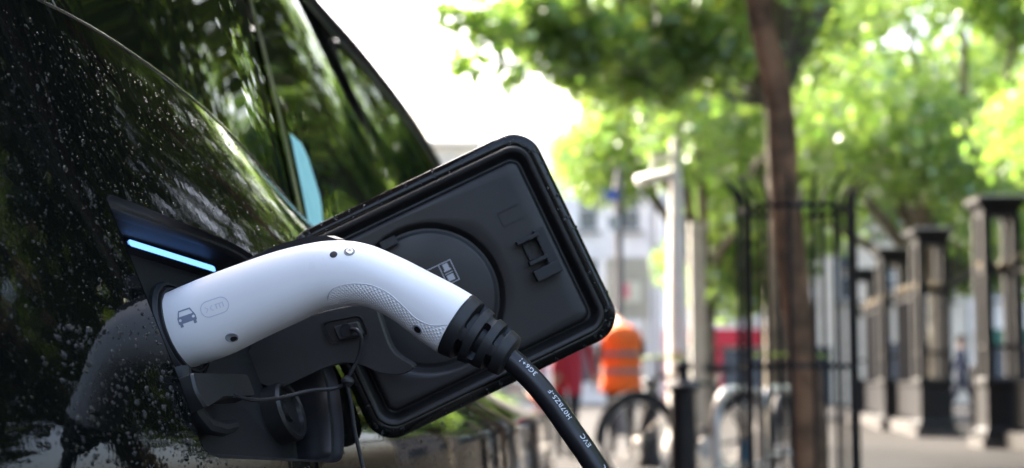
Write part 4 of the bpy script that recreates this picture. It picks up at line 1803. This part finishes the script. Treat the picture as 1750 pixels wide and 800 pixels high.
    f = J[hd1] + Vector((0, -.098, -lo - .005))
    fm.add(*loft([[f + Vector((x, y, z)) for x, y, z in ((-.012, .01, 0), (.012, .01, 0), (0, -.02, 0))], [f + Vector((x, y, z)) for x, y, z in ((-.006, .01, .04), (.006, .01, .04), (0, .0, .04))]], True, True, True))
    fm.build('nose', skin, p)
    for s in (-1, 1):
        MB().lathe([(.0, -.006), (.011, 0), (0, .004)], f + Vector((s * .032, .012, .035)), (0, -1, 0), 10).build('eye', mat('eye_dark', (.02, .015, .01), .3), p)
        MB().lathe([(.024, -.006), (.028, 0), (.02, .007)], J[hd1] + Vector((s * .088 * k, .0, -lo)), (s, 0, 0), 12).build('ear', skin, p)
    MB().box(f + Vector((0, .012, -.038)), (.045, .012, .008)).build('mouth', mat('lip', (.3, .12, .1), .5), p)
    if vest:
        def torso_ring(z, w, d, y0=0):
            return [Vector((math.cos(2 * math.pi * q / 32) * w * 1.07, y0 + math.sin(2 * math.pi * q / 32) * d, z)) * k for q in range(32)]
        prof = [(.71, .232, .172), (.80, .225, .165), (.95, .215, .158), (1.08, .215, .155), (1.2, .222, .16), (1.32, .23, .162), (1.40, .215, .15), (1.455, .15, .11), (1.49, .085, .078)]
        vo = mesh_obj('vest', *loft([torso_ring(*q) for q in prof]), vest, p, world_space=False)
        so = vo.modifiers.new('solid', 'SOLIDIFY')
        so.thickness = .006
        for z0 in (.93, 1.13):
            w_, d_ = (.222, .163) if z0 < 1.1 else (.228, .166)
            mesh_obj('reflective_band', *loft([torso_ring(z0, w_, d_), torso_ring(z0 + .055, w_ + .002, d_ + .002)]), mat('reflective_grey', (.22, .20, .20), .4), vo, world_space=False)
    return p


TRB = mat('black_trousers', (.012, .012, .014), .8)
ORANGE = mat('orange_vest', (.9, .17, .012), .6, var=(6, (.8, .13, .01), .3, .6))
person(gnd(1061, 18.0), R(185), 'person with back turned in orange high-visibility vest and black trousers', mat('dark_sleeve', (.02, .02, .025), .8), TRB, bow=1.7, arms='front', vest=ORANGE, H=1.71)
person(gnd(968, 17.5), R(160), 'person in a red jacket and dark trousers walking past the cable', mat('red_jacket', (.42, .02, .035), .7), TRB, stride=.5, hem=.70)
person(gnd(1640, 33.5), R(75), 'person in dark blue clothes walking behind the gate piers', mat('navy_jacket', (.02, .03, .06), .8), mat('navy_trousers', (.02, .025, .045), .8), stride=.9, H=1.8)

# traffic cone
t = empty('traffic_cone', gnd(921, 14.3), 'orange traffic cone beyond the nose of the black car', 'traffic cone')
MB().box((0, 0, .02), (.36, .36, .04)).build('base', TYRE, t, smooth=False)
MB().lathe([(.14, .04), (.035, .74), (.03, .75), (.02, .75)], n=24).build('cone', ORANGE, t)
MB().lathe([(.103, .29), (.079, .45)], n=24).build('sleeve', WP, t)

# ------------------------------------------------------------------ buildings
BW = mat('window_dark', (.10, .11, .12), .08)
FRAME = mat('sash_white', (.75, .74, .70), .5)


def building(x0, x1, y, h, col, label, floors=3, nb=4, name='town_house', depth=9, shop=None, pale_pane=None, roofcol=(.12, .12, .14)):
    m = mat('wall_' + name + str(int(x0 * 10)), col, .85, var=(1.2, tuple(c * .86 for c in col), .3, .65), bump=(20, .2, .01))
    b = empty(name, ((x0 + x1) / 2, y, 0), label, 'building', 'buildings across the square')
    w = x1 - x0
    mb = MB()
    g0 = 3.4
    fh = (h - g0) / floors
    bw = w / nb
    ww, wh = min(1.15, bw * .48), fh * .62
    wins = []
    for f_ in range(floors):
        for n_ in range(nb):
            wins.append((-w / 2 + (n_ + .5) * bw, g0 + f_ * fh + fh * .5))
    # front wall as strips around the openings
    zs = [0]
    for f_ in range(floors):
        zc = g0 + f_ * fh + fh * .5
        zs += [zc - wh / 2, zc + wh / 2]
    zs.append(h)
    for i in range(len(zs) - 1):
        zc, hz = (zs[i] + zs[i + 1]) / 2, zs[i + 1] - zs[i]
        if i % 2 == 0:
            mb.box((0, .15, zc), (w, .3, hz))
        else:
            for n_ in range(nb + 1):
                a = -w / 2 if n_ == 0 else -w / 2 + (n_ - .5) * bw + ww / 2
                e_ = w / 2 if n_ == nb else -w / 2 + (n_ + .5) * bw - ww / 2
                mb.box(((a + e_) / 2, .15, zc), (e_ - a, .3, hz))
    for s in (-1, 1):
        mb.box((s * (w / 2 - .15), depth / 2 + .3, h / 2), (.3, depth, h))
    mb.box((0, depth + .3, h / 2), (w, .3, h))
    mb.build('wall', m, b, smooth=False)
    for (x, z) in wins:
        wo = MB().box((x, .2, z), (ww, .04, wh)).build('window', pale_pane or BW, b, smooth=False)
        fm = MB()
        for s in (-1, 1):
            fm.box((x + s * (ww / 2 - .04), .16, z), (.08, .05, wh))
            fm.box((x, .16, z + s * (wh / 2 - .04)), (ww - .16, .05, .08))
        fm.box((x, .165, z), (ww - .16, .04, .06))
        fm.box((x, .168, z), (.04, .03, wh - .16))
        fm.build('frame', FRAME, wo, smooth=False)
        MB().box((x, -.05, z - wh / 2 - .05), (ww + .2, .22, .09)).build('sill', STONE, wo, smooth=False)
    MB().box((0, -.1, h + .08), (w + .1, .5, .2)).build('cornice', m, b, smooth=False)
    rf = MB()
    rf.add(*loft([[(-w / 2, .1, h + .18), (w / 2, .1, h + .18)], [(-w / 2, depth / 2, h + 2.2), (w / 2, depth / 2, h + 2.2)], [(-w / 2, depth + .4, h + .18), (w / 2, depth + .4, h + .18)]], False))
    rf.build('roof', mat('slate_%d' % int(roofcol[0] * 100), roofcol, .6), b, smooth=False)
    if shop:
        sm = mat('shop_' + str(int(x0 * 10)), shop, .5)
        MB().box((0, -.12, 2.55), (w * .94, .24, .65)).build('shop_fascia', sm, b, smooth=False)
        MB().box((0, -.03, 1.25), (w * .86, .06, 1.7)).build('shop_window', BW, b, smooth=False)
        for s in (-1, 0, 1):
            MB().box((s * w * .44, -.08, 1.1), (.22, .16, 2.2)).build('shop_pilaster', sm, b, smooth=False)
    else:
        d_ = MB().box((-w * .3, -.02, 1.1), (1.0, .06, 2.2)).build('door', mat('door_dark', (.03, .04, .05), .3), b, smooth=False)
        MB().box((w * .15, -.02, 1.6), (w * .3, .05, 1.5)).build('ground_window', BW, b, smooth=False)
    return b


CREAM = (.72, .64, .52)
building(-9.5, -1.3, 62, 10.0, (.90, .84, .70), 'cream terraced house with window panes paled as if overexposed, rising beyond the car roof', 3, 4, pale_pane=mat('overexposed_pane', (.85, .80, .68), .5), roofcol=(.85, .78, .64))  # pane and roof colours paled to imitate overexposure
building(-1.2, 5.6, 64, 9.2, (.84, .82, .78), 'white rendered terraced house behind the notice board', 2, 4)
building(5.7, 10.2, 62, 9.0, (.84, .82, .78), 'white terraced house with a red shopfront', 2, 3, shop=(.55, .03, .05))
building(10.3, 17.5, 62, 9.4, (.66, .58, .46), 'buff terraced house between the red and green shopfronts', 2, 4)
building(17.6, 26, 62, 9.8, (.74, .70, .64), 'pale terraced house with a dark green shopfront', 2, 4, shop=(.03, .12, .08))
building(26.1, 36, 60, 10.5, (.5, .38, .3), 'brown brick terraced house at the end of the row', 3, 4)

# mansion block across the road on the car's far side: unseen, added to keep the street in shade
def mansion(x, y0, y1, h, label):
    b = empty('shade_block', (x, (y0 + y1) / 2, 0), label, 'building', None, R(90))
    w = y1 - y0
    brick = mat('red_brick', (.28, .13, .09), .85, var=(2, (.2, .09, .065), .3, .65), bump=(25, .3, .01))
    mb = MB()
    nb, floors, g0 = int(w / 3.2), 5, 1.0
    fh = (h - g0) / floors
    bw, ww, wh = w / nb, 1.2, fh * .6
    zs = [-.12]
    for f_ in range(floors):
        zc = g0 + f_ * fh + fh * .5
        zs += [zc - wh / 2, zc + wh / 2]
    zs.append(h)
    for i in range(len(zs) - 1):
        zc, hz = (zs[i] + zs[i + 1]) / 2, zs[i + 1] - zs[i]
        if i % 2 == 0:
            mb.box((0, .15, zc), (w, .3, hz))
        else:
            for n_ in range(nb + 1):
                a = -w / 2 if n_ == 0 else -w / 2 + (n_ - .5) * bw + ww / 2
                e_ = w / 2 if n_ == nb else -w / 2 + (n_ + .5) * bw - ww / 2
                mb.box(((a + e_) / 2, .15, zc), (e_ - a, .3, hz))
    for s in (-1, 1):
        mb.box((s * (w / 2 - .15), 5.3, h / 2), (.3, 10, h))
    mb.box((0, 10.3, h / 2), (w, .3, h))
    mb.build('wall', brick, b, smooth=False)
    MB().box((0, 5.2, h + .15), (w + .3, 11, .3)).build('roof', STONE, b, smooth=False)
    pane = frame = None
    for f_ in range(floors):
        for n_ in range(nb):
            x_, z_ = -w / 2 + (n_ + .5) * bw, g0 + f_ * fh + fh * .5
            if pane is None:
                pane = MB().box((0, .2, 0), (ww, .04, wh)).build('window', BW, b, smooth=False)
                fm = MB()
                for s in (-1, 1):
                    fm.box((s * (ww / 2 - .04), .16, 0), (.08, .05, wh))
                    fm.box((0, .16, s * (wh / 2 - .04)), (ww - .16, .05, .08))
                fm.box((0, .165, 0), (ww - .16, .04, .06))
                frame = fm.build('frame', FRAME, pane, smooth=False)
                pane.location = (x_, 0, z_)
            else:
                p2, f2 = pane.copy(), frame.copy()
                COL.objects.link(p2)
                COL.objects.link(f2)
                p2.parent, f2.parent = b, p2
                p2.location = (x_, 0, z_)
    return b


mansion(-6.2, -26, 22, 17, 'tall red brick mansion block behind the parked car, unseen and added to shade the street')
